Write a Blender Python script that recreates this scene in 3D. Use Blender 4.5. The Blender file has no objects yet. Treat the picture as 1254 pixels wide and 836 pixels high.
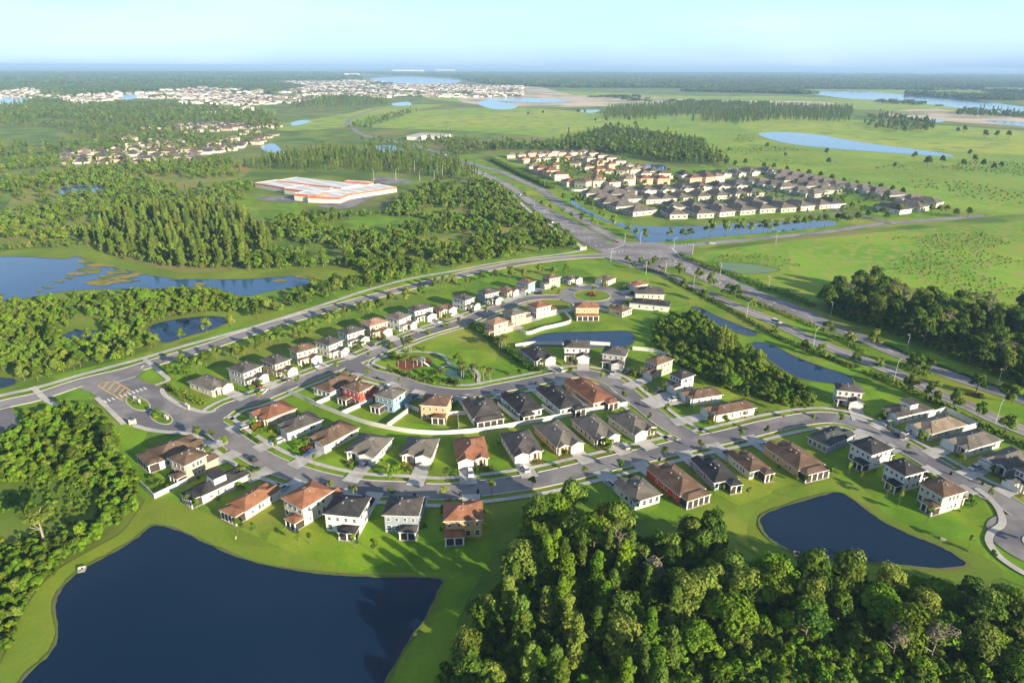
import bpy, bmesh, math, random
from mathutils import Vector, Matrix
R = random.Random(11)
rad = math.radians
scene = bpy.context.scene
COL = scene.collection
# ------------------------------------------------------------------ camera
CAM = Vector((0, 0, 120)); PITCH = math.atan(337/836.0); ROLL = rad(0.25); F = 836.0
fw = Vector((0, math.cos(PITCH), -math.sin(PITCH))); up0 = Vector((0, math.sin(PITCH), math.cos(PITCH))); r0 = Vector((1, 0, 0))
rt = r0*math.cos(ROLL) + up0*math.sin(ROLL); up = up0*math.cos(ROLL) - r0*math.sin(ROLL)
cd = bpy.data.cameras.new('camera'); cam = bpy.data.objects.new('camera', cd); COL.objects.link(cam)
cd.sensor_width = 36; cd.lens = 24; cd.clip_start = 1; cd.clip_end = 120000
M = Matrix((rt, up, -fw)).transposed().to_4x4(); M.translation = CAM
cam.matrix_world = M; scene.camera = cam
def P(x, y, z=0.0):
    """survey: image point -> world point on the level z"""
    d = fw*F + rt*(x-627) + up*(418-y)
    t = (z-CAM.z)/d.z
    return Vector((CAM.x+d.x*t, CAM.y+d.y*t, z))
CR = {'A':(150,420,4.18),'B':(370,420,4.18),'C':(150,530,4.18),'D':(370,530,4.18),'E':(600,420,4.18),'F':(800,440,4.18),
      'G':(980,440,4.179),'H':(980,560,4.179),'I':(250,310,4.0),'J':(540,300,4.0),'K':(700,280,4.0),'L':(941,280,4.0),
      'M':(0,400,4.0),'N':(0,560,4.0),'O':(0,260,4.0),'Q':(440,395,6.27),'W':(540,170,4.18)}
def cp(c, x, y):
    a, b, s = CR[c]; return (a+x/s, b+y/s)
def CP(c, x, y, z=0.0):
    return P(*cp(c, x, y), z)
# ------------------------------------------------------------------ sun and sky
SUN_EL = rad(16.5); SX, SY = 0.742, -0.670           # sun stands behind the camera, to the right
sd = Vector((SX*math.cos(SUN_EL), SY*math.cos(SUN_EL), math.sin(SUN_EL)))
sl = bpy.data.lights.new('sun', 'SUN'); sl.energy = 5.0; sl.angle = rad(0.5); sl.color = (1.0, 0.86, 0.62)
so = bpy.data.objects.new('sun', sl); COL.objects.link(so); so.rotation_euler = sd.to_track_quat('Z', 'Y').to_euler()
w = bpy.data.worlds.new('World'); scene.world = w; w.use_nodes = True
nt = w.node_tree; nt.nodes.clear()
out = nt.nodes.new('ShaderNodeOutputWorld'); bg = nt.nodes.new('ShaderNodeBackground'); sky = nt.nodes.new('ShaderNodeTexSky')
sky.sky_type = 'NISHITA'; sky.sun_disc = False; sky.sun_elevation = SUN_EL; sky.sun_rotation = math.atan2(SX, SY)
sky.air_density = 1.0; sky.dust_density = 0.1; sky.ozone_density = 2.2; sky.altitude = 100
bg.inputs[1].default_value = 0.087
def wn(t): return nt.nodes.new(t)
tint = wn('ShaderNodeMix'); tint.data_type = 'RGBA'; tint.blend_type = 'MULTIPLY'; tint.inputs[0].default_value = 1.0; tint.inputs[7].default_value = (.66, .93, 1.22, 1)
nt.links.new(sky.outputs[0], tint.inputs[6])
# morning air above the horizon and thin high cloud
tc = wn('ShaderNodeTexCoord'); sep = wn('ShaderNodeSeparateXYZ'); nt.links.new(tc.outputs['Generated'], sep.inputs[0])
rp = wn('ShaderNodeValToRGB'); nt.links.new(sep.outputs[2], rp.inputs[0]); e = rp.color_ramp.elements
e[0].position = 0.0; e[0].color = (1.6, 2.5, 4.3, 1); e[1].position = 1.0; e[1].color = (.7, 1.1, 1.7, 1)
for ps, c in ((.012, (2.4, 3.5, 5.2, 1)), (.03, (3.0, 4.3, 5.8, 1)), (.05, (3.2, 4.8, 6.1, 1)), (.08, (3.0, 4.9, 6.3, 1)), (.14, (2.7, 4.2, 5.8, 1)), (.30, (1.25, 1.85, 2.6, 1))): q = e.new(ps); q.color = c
mp = wn('ShaderNodeMapping'); mp.inputs['Scale'].default_value = (1.0, 1.0, 5); nt.links.new(tc.outputs['Generated'], mp.inputs[0])
cn = wn('ShaderNodeTexNoise'); cn.inputs['Scale'].default_value = 2.2; cn.inputs['Detail'].default_value = 7; cn.inputs['Roughness'].default_value = .5; nt.links.new(mp.outputs[0], cn.inputs['Vector'])
cr = wn('ShaderNodeMapRange'); cr.inputs[1].default_value = .40; cr.inputs[2].default_value = .66; cr.inputs[4].default_value = .5; nt.links.new(cn.outputs[0], cr.inputs[0])
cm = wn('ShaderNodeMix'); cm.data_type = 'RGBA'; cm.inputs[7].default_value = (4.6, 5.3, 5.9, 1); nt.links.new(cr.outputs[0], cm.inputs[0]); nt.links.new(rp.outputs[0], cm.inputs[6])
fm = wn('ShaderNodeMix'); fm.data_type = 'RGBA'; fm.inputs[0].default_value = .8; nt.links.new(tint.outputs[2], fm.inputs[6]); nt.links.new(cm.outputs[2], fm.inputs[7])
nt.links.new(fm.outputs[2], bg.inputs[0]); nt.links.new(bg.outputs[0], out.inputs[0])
vs = scene.view_settings; vs.view_transform = 'Standard'; vs.look = 'None'; vs.exposure = 1.3; vs.gamma = 1.0; vs.use_curve_mapping = False
cy = scene.cycles; cy.max_bounces = 4; cy.diffuse_bounces = 2; cy.glossy_bounces = 2; cy.transmission_bounces = 2
cy.volume_bounces = 0; cy.transparent_max_bounces = 6; cy.caustics_reflective = False; cy.caustics_refractive = False
cy.use_denoising = True; cy.use_adaptive_sampling = True; cy.adaptive_threshold = 0.02
# ------------------------------------------------------------------ materials
def mat(name, c1, c2=None, scale=1.0, rough=0.85, c3=None, scale3=0.1, bump=0.0, spec=0.3, rnd=0.0, detail=4, metal=0.0, t3=(0.45, 0.6), t2=(0.4, 0.6), wave=None, cell=None):
    m = bpy.data.materials.new(name); m.use_nodes = True; t = m.node_tree; N = t.nodes; L = t.links
    b = N['Principled BSDF']; b.inputs['Roughness'].default_value = rough; b.inputs['Specular IOR Level'].default_value = spec; b.inputs['Metallic'].default_value = metal
    tc = N.new('ShaderNodeTexCoord')
    def noise(s, d=detail):
        n = N.new('ShaderNodeTexNoise'); n.inputs['Scale'].default_value = s; n.inputs['Detail'].default_value = d; L.new(tc.outputs['Object'], n.inputs['Vector']); return n
    def ramp(src, lo, hi):
        r = N.new('ShaderNodeMapRange'); r.inputs[1].default_value = lo; r.inputs[2].default_value = hi; L.new(src, r.inputs[0]); return r.outputs[0]
    def mix(f, a, bb, mode='MIX'):
        x = N.new('ShaderNodeMix'); x.data_type = 'RGBA'; x.blend_type = mode
        if isinstance(f, float): x.inputs[0].default_value = f
        else: L.new(f, x.inputs[0])
        for k, v in ((6, a), (7, bb)):
            if isinstance(v, tuple): x.inputs[k].default_value = (*v, 1)
            else: L.new(v, x.inputs[k])
        return x.outputs[2]
    col = None
    if c2:
        n = noise(scale); col = mix(ramp(n.outputs[0], *t2), c1, c2)
        if bump:
            bp = N.new('ShaderNodeBump'); bp.inputs['Strength'].default_value = bump; bp.inputs['Distance'].default_value = 0.2
            L.new(n.outputs[0], bp.inputs['Height']); L.new(bp.outputs[0], b.inputs['Normal'])
    if c3:
        n3 = noise(scale3, 6); col = mix(ramp(n3.outputs[0], *t3), col if col else c1, c3)
    if wave:
        wv = N.new('ShaderNodeTexWave'); wv.inputs['Scale'].default_value = wave[0]; wv.inputs['Distortion'].default_value = wave[1]; wv.bands_direction = 'DIAGONAL'
        L.new(tc.outputs['Object'], wv.inputs['Vector'])
        col = mix(ramp(wv.outputs[0], 0.3, 0.7), col if col else c1, wave[2])
    if cell:
        vo = N.new('ShaderNodeTexVoronoi'); vo.inputs['Scale'].default_value = cell[0]; L.new(tc.outputs['Object'], vo.inputs['Vector']); sp = N.new('ShaderNodeSeparateColor'); L.new(vo.outputs['Color'], sp.inputs[0])
        h1 = N.new('ShaderNodeHueSaturation'); L.new(col, h1.inputs['Color']); mr = N.new('ShaderNodeMapRange'); mr.inputs[3].default_value = 1-cell[1]; mr.inputs[4].default_value = 1+cell[1]; L.new(sp.outputs[0], mr.inputs[0]); L.new(mr.outputs[0], h1.inputs['Value'])
        m2_ = N.new('ShaderNodeMapRange'); m2_.inputs[3].default_value = .485; m2_.inputs[4].default_value = .51; L.new(sp.outputs[1], m2_.inputs[0]); L.new(m2_.outputs[0], h1.inputs['Hue']); col = h1.outputs[0]
        n5 = noise(.9, 5); col = mix(ramp(n5.outputs[0], .35, .75), col, (.76, .86, .66), 'MULTIPLY')
    if rnd:
        oi = N.new('ShaderNodeObjectInfo'); hs = N.new('ShaderNodeHueSaturation')
        v = N.new('ShaderNodeMapRange'); v.inputs[3].default_value = 1-rnd; v.inputs[4].default_value = 1+rnd; L.new(oi.outputs['Random'], v.inputs[0]); L.new(v.outputs[0], hs.inputs['Value'])
        mu = N.new('ShaderNodeMath'); mu.operation = 'MULTIPLY'; mu.inputs[1].default_value = 7.31; L.new(oi.outputs['Random'], mu.inputs[0])
        fr = N.new('ShaderNodeMath'); fr.operation = 'FRACT'; L.new(mu.outputs[0], fr.inputs[0])
        h = N.new('ShaderNodeMapRange'); h.inputs[3].default_value = 0.5-rnd*0.07; h.inputs[4].default_value = 0.5+rnd*0.07; L.new(fr.outputs[0], h.inputs[0]); L.new(h.outputs[0], hs.inputs['Hue'])
        if col: L.new(col, hs.inputs['Color'])
        else: hs.inputs['Color'].default_value = (*c1, 1)
        col = hs.outputs[0]
    if col: L.new(col, b.inputs['Base Color'])
    else: b.inputs['Base Color'].default_value = (*c1, 1)
    return m
# ------------------------------------------------------------------ object helpers
def tag(o, label=None, cat=None, group=None, kind=None):
    if label: o['label'] = label
    if cat: o['category'] = cat
    if group: o['group'] = group
    if kind: o['kind'] = kind
    return o
def empty(name, loc=(0, 0, 0), rz=0.0):
    o = bpy.data.objects.new(name, None); COL.objects.link(o); o.location = loc; o.rotation_euler = (0, 0, rz); o.empty_display_size = 0.5
    return o
def link(name, me, parent=None, loc=None, rz=None):
    o = bpy.data.objects.new(name, me); COL.objects.link(o)
    if parent: o.parent = parent
    if loc is not None: o.location = loc
    if rz is not None: o.rotation_euler = (0, 0, rz)
    return o
class MB:
    """collects faces of ONE mesh"""
    def __init__(s): s.v = []; s.f = []; s.mi = []; s.mats = []
    def m(s, mt):
        if mt not in s.mats: s.mats.append(mt)
        return s.mats.index(mt)
    def face(s, pts, mt=None):
        n = len(s.v); s.v += [tuple(p) for p in pts]; s.f.append(tuple(range(n, n+len(pts)))); s.mi.append(s.m(mt) if mt else 0)
    def box(s, x0, x1, y0, y1, z0, z1, mt=None, bottom=True, top=True):
        n = len(s.v); s.v += [(x0,y0,z0),(x1,y0,z0),(x1,y1,z0),(x0,y1,z0),(x0,y0,z1),(x1,y0,z1),(x1,y1,z1),(x0,y1,z1)]
        fs = [(0,1,5,4),(1,2,6,5),(2,3,7,6),(3,0,4,7)] + ([(3,2,1,0)] if bottom else []) + ([(4,5,6,7)] if top else [])
        for f in fs: s.f.append(tuple(n+i for i in f)); s.mi.append(s.m(mt) if mt else 0)
    def rod(s, a, b, r0, r1=None, n=6, mt=None):
        a = Vector(a); b = Vector(b); r1 = r0 if r1 is None else r1
        d = (b-a).normalized(); u = d.cross(Vector((0, 0, 1)) if abs(d.z) < 0.9 else Vector((1, 0, 0))).normalized(); v = d.cross(u)
        k = len(s.v)
        for c, r in ((a, r0), (b, r1)):
            for i in range(n):
                t = 2*math.pi*i/n; s.v.append(tuple(c+u*(math.cos(t)*r)+v*(math.sin(t)*r)))
        mi = s.m(mt) if mt else 0
        for i in range(n):
            j = (i+1) % n; s.f.append((k+i, k+j, k+n+j, k+n+i)); s.mi.append(mi)
        s.f.append(tuple(k+n+i for i in range(n))); s.mi.append(mi)
    def mesh(s, name, mt=None):
        me = bpy.data.meshes.new(name); me.from_pydata(s.v, [], s.f)
        ms = s.mats or [mt]
        for q in ms: me.materials.append(q)
        if s.mats: me.polygons.foreach_set('material_index', s.mi)
        me.update(); return me
    def build(s, name, mt=None, parent=None, loc=None, rz=None): return link(name, s.mesh(name, mt), parent, loc, rz)
def catmull(pts, closed=False, n=4):
    pts = [Vector(p) for p in pts]; m = len(pts); o = []
    rng = range(m) if closed else range(m-1)
    for i in rng:
        p0 = pts[(i-1) % m] if closed or i > 0 else pts[0]*2-pts[1]
        p1 = pts[i]; p2 = pts[(i+1) % m]
        p3 = pts[(i+2) % m] if closed or i+2 < m else pts[-1]*2-pts[-2]
        for k in range(n):
            t = k/n; o.append(0.5*((2*p1)+(p2-p0)*t+(2*p0-5*p1+4*p2-p3)*t*t+(3*p1-p0-3*p2+p3)*t**3))
    if not closed: o.append(pts[-1])
    return o
def sheet(name, px, z, mt, smooth=True, kind='structure', n=4, world=False, wob=0.0):
    pts = [Vector(p) if world else P(*p) for p in px]
    if smooth: pts = catmull(pts, True, n)
    if wob:
        for i, p in enumerate(pts): p.x += R.uniform(-wob, wob); p.y += R.uniform(-wob, wob)
    mb = MB(); mb.face([(p.x, p.y, z) for p in pts]); o = mb.build(name, mt); tag(o, kind=kind)
    me = o.data
    if me.polygons[0].normal.z < 0: me.flip_normals()
    return o
def inpoly(x, y, poly):
    c = False; j = len(poly)-1
    for i in range(len(poly)):
        xi, yi = poly[i][0], poly[i][1]; xj, yj = poly[j][0], poly[j][1]
        if (yi > y) != (yj > y) and x < (xj-xi)*(y-yi)/(yj-yi)+xi: c = not c
        j = i
    return c
def segd(x, y, a, b):
    dx, dy = b[0]-a[0], b[1]-a[1]; l = dx*dx+dy*dy
    t = 0 if l == 0 else max(0, min(1, ((x-a[0])*dx+(y-a[1])*dy)/l))
    return math.hypot(x-a[0]-t*dx, y-a[1]-t*dy)
# ================================================================== SETTING
m_ground = mat('scrub_ground', (.065, .125, .010), (.16, .22, .018), 0.02, c3=(.21, .18, .06), scale3=0.006, t3=(.52, .66), detail=8)
m_lawn = mat('mown_lawn', (.098, .195, .004), (.15, .255, .007), 0.09, c3=(.23, .255, .03), scale3=0.022, t3=(.48, .66), detail=8, cell=(.055, .20))
m_bank = mat('bank_grass', (.15, .22, .013), (.20, .25, .02), 0.12, c3=(.12, .18, .014), scale3=0.03, detail=6, cell=(.04, .07))
m_meadow = mat('meadow', (.12, .26, .006), (.20, .33, .012), 0.012, c3=(.27, .28, .05), scale3=0.13, t3=(.48, .58), detail=12, cell=(.011, .10))
m_meadow2 = mat('dry_meadow', (.20, .32, .016), (.32, .36, .035), 0.004, c3=(.15, .21, .04), scale3=0.03, t3=(.48, .66), detail=8)
m_marsh = mat('marsh', (.14, .19, .025), (.23, .22, .04), 0.05, c3=(.28, .16, .05), scale3=0.02, t3=(.55, .68), detail=8)
m_sand = mat('bare_sand', (.60, .46, .35), (.46, .38, .26), 0.01, c3=(.22, .23, .10), scale3=0.006, t3=(.48, .6), detail=7)
m_floor = mat('wood_floor', (.05, .08, .015), (.09, .11, .025), 0.2, c3=(.07, .055, .03), scale3=0.05, t3=(.6, .75))
m_asph = mat('asphalt', (.20, .187, .19), (.232, .216, .218), 0.25, rough=.9, c3=(.135, .128, .145), scale3=0.05, t3=(.46,.56), detail=10)
m_asph2 = mat('highway_asphalt', (.225, .21, .22), (.26, .24, .245), 0.1, rough=.9, c3=(.16, .15, .155), scale3=0.04, t3=(.46, .6), detail=10)
m_conc = mat('concrete', (.42, .40, .37), (.50, .47, .43), 0.5, rough=.9, c3=(.36, .35, .33), scale3=0.1)
m_drive = mat('driveway_concrete', (.40, .385, .37), (.46, .44, .42), 0.35, rough=.9, c3=(.30, .29, .28), scale3=0.12)
m_kerb = mat('kerb_concrete', (.45, .42, .38), (.52, .48, .43), 0.5)
m_wpaint = mat('road_white', (.75, .75, .72), (.55, .55, .53), 1.5)
m_ypaint = mat('road_yellow', (.62, .40, .08), (.50, .33, .10), 1.5)
m_mulch = mat('red_mulch', (.17, .055, .03), (.17, .05, .03), 0.8)
def water_mat(name, col, rough, bump):
    m = bpy.data.materials.new(name); m.use_nodes = True; t = m.node_tree; b = t.nodes['Principled BSDF']
    b.inputs['Base Color'].default_value = (*col, 1); b.inputs['Roughness'].default_value = rough; b.inputs['IOR'].default_value = 1.33
    tc = t.nodes.new('ShaderNodeTexCoord'); n = t.nodes.new('ShaderNodeTexNoise'); n.inputs['Scale'].default_value = 0.6; n.inputs['Detail'].default_value = 3
    bp = t.nodes.new('ShaderNodeBump'); bp.inputs['Strength'].default_value = bump; bp.inputs['Distance'].default_value = 0.1
    t.links.new(tc.outputs['Object'], n.inputs['Vector']); t.links.new(n.outputs[0], bp.inputs['Height']); t.links.new(bp.outputs[0], b.inputs['Normal'])
    n2 = t.nodes.new('ShaderNodeTexNoise'); n2.inputs['Scale'].default_value = 0.02; n2.inputs['Detail'].default_value = 5
    mx = t.nodes.new('ShaderNodeMix'); mx.data_type = 'RGBA'; mx.inputs[6].default_value = (*col, 1); mx.inputs[7].default_value = (col[0]*1.9+.002, col[1]*1.7, col[2]*1.5, 1)
    t.links.new(tc.outputs['Object'], n2.inputs['Vector']); t.links.new(n2.outputs[0], mx.inputs[0]); t.links.new(mx.outputs[2], b.inputs['Base Color'])
    return m
m_water = water_mat('pond_water', (.0014, .012, .032), .04, .12)
m_water3 = water_mat('small_pond_water', (.006, .028, .075), .07, .15)
m_water2 = water_mat('lake_water', (.015, .06, .15), .10, .22)
def strip(name, pts, hw, z, mt, kind='structure', off=0.0, skip=None):
    """ribbon along pts, hw may be a list"""
    mb = MB(); n = len(pts); L_ = []; Rr = []
    for i, p in enumerate(pts):
        t = (pts[min(i+1, n-1)]-pts[max(i-1, 0)]); t.z = 0; t.normalize(); nn = Vector((-t.y, t.x, 0))
        h = hw[i] if isinstance(hw, list) else hw
        L_.append(p+nn*(off+h)); Rr.append(p+nn*(off-h))
    for i in range(n-1):
        if skip:
            c = (L_[i]+L_[i+1]+Rr[i]+Rr[i+1])/4
            if skip(c): continue
        mb.face([(q.x, q.y, z) for q in (Rr[i], Rr[i+1], L_[i+1], L_[i])])
    if mb.f: return tag(mb.build(name, mt), kind=kind)
# ground: one sheet to the horizon, on a grid that widens with distance
def axis(lim):
    a = [0.0]; s = 60.0
    while a[-1] < lim: a.append(min(a[-1]+s, lim)); s *= 1.25
    return a
xs = axis(70000); xs = [-v for v in xs[:0:-1]]+xs; ys = [-400.0, -150.0]+axis(75000)
mb = MB()
mb.v = [(x, y, -0.2) for y in ys for x in xs]; W_ = len(xs)
mb.f = [(j*W_+i, j*W_+i+1, (j+1)*W_+i+1, (j+1)*W_+i) for j in range(len(ys)-1) for i in range(W_-1)]; mb.mi = [0]*len(mb.f)
tag(mb.build('ground', m_ground), kind='structure')
# land covers
Z = [-0.185]
def cover(name, px, mt, **k):
    Z[0] += 0.006; return sheet(name, px, Z[0], mt, **k)
cover('meadow', [(700,170),(640,165),(560,160),(450,155),(440,145),(520,135),(640,132),(760,140),(860,140),(905,155),(900,175),(800,165)], m_meadow2, n=5)
cover('meadow', [(330,152),(420,140),(470,130),(540,128),(520,133),(460,146),(420,156),(340,160),(310,150),(180,140),(190,132),(330,134)], m_meadow2, n=5)
cover('meadow', [(830,322),(870,308),(960,296),(1100,282),(1254,270),(1500,250),(1500,480),(1254,400),(1254,378),(1060,345),(1000,368),(960,372),(905,350),(850,330)], m_meadow, n=5)
cover('meadow', [(880,200),(840,190),(860,172),(700,172),(720,158),(900,152),(1254,165),(1400,190),(1500,200),(1500,245),(1254,262),(1190,262),(1140,245),(1020,218),(940,205)], m_meadow, n=5)
cover('meadow', [(905,155),(930,140),(1100,150),(1254,160),(1400,170),(1400,195),(1254,190),(1150,185),(1000,180)], m_meadow2, n=5)
cover('meadow', [(375,285),(400,268),(470,262),(540,266),(535,275),(470,285),(420,288)], m_lawn)
cover('meadow', [(285,250),(300,240),(345,240),(380,262),(350,272),(300,262)], m_lawn)
cover('marsh', [(0,265),(40,215),(90,195),(200,190),(290,195),(300,215),(240,230),(160,235),(110,262),(95,290),(60,300),(0,300)], m_marsh, n=5)
cover('meadow', [(200,208),(240,205),(262,211),(240,216)], m_lawn)
cover('marsh', [(480,298),(560,285),(640,270),(668,292),(600,310),(520,318)], m_marsh)
cover('meadow', [(640,130),(520,120),(560,112),(700,112),(860,118),(960,118),(1254,132),(1254,140),(1100,136),(900,128),(760,130)], m_meadow2)
cover('bare_ground', [(640,131),(560,122),(600,106),(660,107),(700,116),(770,118),(860,122),(1010,125),(1000,131),(900,132),(760,130)], m_sand)
cover('bare_ground', [(1080,140),(1140,133),(1200,140),(1330,152),(1330,162),(1200,152)], m_sand)
cover('meadow', [(1000,112),(830,102),(800,96),(920,94),(1254,108),(1254,116)], m_meadow2)
cover('bank', [(0,309),(60,304),(105,303),(150,318),(230,333),(310,328),(420,325),(480,330),(440,342),(385,352),(345,365),(250,378),(180,384),(0,345)], m_bank)
cover('bank', [(170,412),(195,392),(240,382),(290,380),(330,370),(360,372),(330,400),(200,436),(180,425)], m_bank)
cover('verge', [(-60,530),(-60,488),(45,464),(175,432),(325,385),(445,346),(562,323),(700,300),(735,300),(750,310),(735,330),(600,345),(420,385),(250,440),(140,478),(120,488),(60,492),(0,512)], m_lawn, n=3)
cover('lawn', [(150,462),(330,405),(560,345),(740,318),(790,330),(900,385),(1040,450),(1254,545),(1400,610),(1400,800),(1254,718),(1150,690),(930,680),(870,640),(640,640),(600,690),(560,760),(500,900),(-20,900),(0,815),(30,745),(70,700),(150,660),(185,620),(150,590),(140,540),(120,500)], m_lawn, n=3)
cover('verge', [(560,200),(620,225),(680,260),(735,300),(800,335),(900,390),(1040,452),(1254,548),(1420,620),(1420,560),(1254,478),(1140,432),(1000,378),(900,330),(840,308),(1000,288),(1200,266),(1195,258),(1050,268),(1000,275),(860,288),(800,285),(740,255),(680,225),(620,205),(570,190)], m_lawn, n=3)
cover('lawn', [(600,190),(640,186),(760,192),(790,208),(870,205),(960,208),(1030,222),(1145,255),(1150,268),(1000,276),(930,270),(830,262),(800,262),(740,250),(680,222)], m_lawn, n=3)
cover('bank', [(-30,870),(0,812),(32,742),(66,700),(120,668),(150,650),(172,620),(185,606),(215,612),(300,650),(370,680),(440,700),(560,700),(548,712),(530,760),(500,800),(460,870),(430,880),(0,880)], m_bank, n=3)
cover('bank', [(925,625),(960,605),(1010,588),(1050,592),(1100,640),(1180,668),(1230,700),(1180,712),(1000,694),(940,688),(915,660)], m_bank, n=3)
ZW = [0.0]; EDGES = []
m_mud = mat('pond_margin', (.085, .13, .02), (.12, .15, .03), 0.5, c3=(.13,.11,.06), scale3=.15)
def pond(px, mt=m_water, n=5, **k):
    ZW[0] += 0.004; o = sheet('pond', px, ZW[0], mt, n=n, **k)
    if P(*px[0]).y < 520:
        q = catmull([P(*v) for v in px], True, n); q.append(q[0]); EDGES.append(q)
    return o
pond([(183,645),(197,643),(222,650),(262,668),(300,684),(345,695),(400,702),(450,705),(500,706),(538,708),(543,713),(536,728),(520,760),(495,795),(465,850),(440,900),(0,900),(25,835),(60,800),(70,775),(66,745),(72,725),(95,700),(140,675),(165,660)])
pond([(932,632),(965,618),(1010,605),(1030,603),(1050,615),(1085,640),(1120,656),(1150,668),(1172,680),(1185,692),(1150,697),(1100,692),(1040,686),(990,682),(955,668),(935,652)])
pond([(640,422),(655,412),(680,407),(730,406),(772,406),(774,422),(740,426),(680,424)], m_water3)
pond([(920,422),(932,419),(950,424),(975,437),(1010,450),(1040,460),(1045,472),(1020,470),(975,462),(940,440)], m_water3)
pond([(848,377),(858,377),(880,388),(905,398),(927,408),(920,412),(900,406),(868,392)], m_water3)
pond([(182,402),(200,394),(240,388),(272,388),(278,393),(265,402),(230,412),(205,420),(192,416)], m_water3, n=5)
pond([(0,314),(40,315),(80,317),(95,314),(115,322),(150,330),(190,338),(235,342),(300,342),(360,338),(380,345),(365,351),(330,357),(298,363),(255,352),(200,354),(140,354),(90,356),(40,364),(0,369),(-60,372),(-60,312)], m_water2)
pond([(66,236),(80,229),(120,228),(134,233),(110,236),(85,238)], m_water2)
pond([(75,412),(92,405),(118,405),(120,410),(100,416),(78,418)], m_water3)
pond([(-20,458),(0,462),(18,464),(20,470),(0,476),(-30,478)])
pond([(700,242),(708,250),(728,262),(755,272),(790,277),(850,277),(930,273),(1000,270),(1022,272),(1025,275),(1000,279),(905,288),(800,297),(785,296),(770,282),(745,272),(715,260),(700,250)], m_water2)
pond([(928,164),(960,162),(1000,165),(1060,175),(1130,184),(1166,190),(1160,192),(1100,188),(1020,182),(960,175)], m_water2)
pond([(880,326),(885,321),(920,323),(955,330),(930,335),(895,334)], mat('wet_meadow', (.10,.16,.13), (.12,.19,.05), .05, rough=.35, c3=(.13,.20,.02), scale3=.06, detail=8))
pond([(985,112),(1040,111),(1110,116),(1180,121),(1254,131),(1400,146),(1400,153),(1254,141),(1170,132),(1100,124),(1030,120)], m_water2)
pond([(1205,148),(1254,150),(1340,160),(1340,163),(1254,155)], m_water2)
pond([(-40,120),(20,119),(48,122),(40,126),(10,130),(-40,132)], m_water2)
pond([(85,125),(105,124),(110,128),(95,130)], m_water2); pond([(143,118),(160,115),(178,117),(165,121),(150,122)], m_water2)
pond([(456,96),(500,94),(560,98),(550,103),(500,104),(460,99)], m_water2)
pond([(584,126),(600,123),(632,129),(625,134),(600,133)], m_water2); pond([(590,122),(630,120),(700,123),(660,126)], m_water2)
pond([(320,179),(335,176),(345,184),(348,188),(332,187),(322,184)], m_water2); pond([(460,180),(475,178),(492,182),(490,186),(468,186)], m_water2)
pond([(357,150),(372,147),(380,149),(368,153),(358,154)], m_water2); pond([(788,203),(812,202),(814,210),(795,210)], m_water2)
pond([(890,207),(910,207),(925,212),(915,215),(895,211)], m_water2); pond([(712,135),(735,135),(728,138),(715,138)], m_water2)
pond([(480,127),(500,125),(503,129),(485,130)], m_water2); pond([(1135,145),(1155,148),(1150,150),(1138,149)], m_water2)
for q in EDGES: ZW[0] += .004; strip('pond_margin', q, [R.uniform(.15, .6) for _ in q], ZW[0], m_mud)
# floating weed mats on the western lake
m_weed = mat('water_weed', (.30, .20, .04), (.22, .20, .05), 0.3, c3=(.10, .14, .02), scale3=.1)
for (cx, cy_, rx, ry) in [(110,331,16,3.5),(145,333,14,3.5),(125,346,26,4),(103,321,9,2.5),(246,348,9,2.2),(374,339,14,3),(344,344,9,2.2),(85,340,7,1.3),(58,352,8,1.4),(150,339,22,2.6),(118,325,14,2.2),(135,340,18,2.4),(165,336,12,1.8),(95,336,16,1.8),(155,344,20,1.6),(72,345,8,1.2),(47,356,5,1),(215,342,10,1.2),(135,326,10,1.5)]:
    pts = []
    for i in range(14):
        a = i*math.tau/14; k = R.uniform(.6, 1.15); pts.append((cx+rx*k*math.cos(a), cy_+ry*k*math.sin(a)))
    ZW[0] += .004; sheet('water_weed', pts, ZW[0], m_weed, kind='stuff', n=3)
# ------------------------------------------------------------------ roads
ROADS = []                                    # (points, half width, kerbed)
ZR = [0.06]
def resample(pts, step):
    out = [pts[0].copy()]; need = step
    for a, b in zip(pts, pts[1:]):
        l = (b-a).length; t = need
        while t <= l: out.append(a.lerp(b, t/l)); t += step
        need = t-l
    out.append(pts[-1].copy()); return out
def road(name, px, w0, mt, kerb=True, n=4):
    """px: (x, y[, width])"""
    ws = []; cur = w0
    for q in px:
        if len(q) > 2: cur = q[2]
        ws.append(cur)
    base = [P(q[0], q[1]) for q in px]
    pts = catmull(base, False, n); wl = []
    for i in range(len(base)-1):
        for k in range(n): wl.append((ws[i]+(ws[i+1]-ws[i])*k/n)/2)
    wl.append(ws[-1]/2)
    ZR[0] += 0.004; strip(name, pts, wl, ZR[0], mt); ROADS.append((pts, wl, kerb)); return pts, wl
_bb = {}
def near_road(p, margin, skip=None):
    for i, (pts, wl, k) in enumerate(ROADS):
        if i == skip: continue
        if i not in _bb: _bb[i] = (min(q.x for q in pts), max(q.x for q in pts), min(q.y for q in pts), max(q.y for q in pts))
        x0, x1, y0, y1 = _bb[i]
        if not (x0-22 < p.x < x1+22 and y0-22 < p.y < y1+22): continue
        for a, b, w_ in zip(pts, pts[1:], wl):
            r = w_+margin+(abs(a.x-b.x)+abs(a.y-b.y))
            if abs(p.x-a.x) > r or abs(p.y-a.y) > r: continue
            if segd(p.x, p.y, a, b) < w_+margin: return True
    return False
main, _ = road('street', [(160,478),(190,490),(222,504),(258,520),(284,539),(305,553),(332,568),(365,580),(401,590),(445,597),(490,599),(537,602),(585,598),(633,592),(672,585),(743,568),(803,554),(848,543),(896,533),(943,521),(985,513),(1015,511),(1042,516),(1076,530),(1123,556),(1159,577),(1195,597),(1228,612),(1268,640)], 8.0, m_asph)
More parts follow.
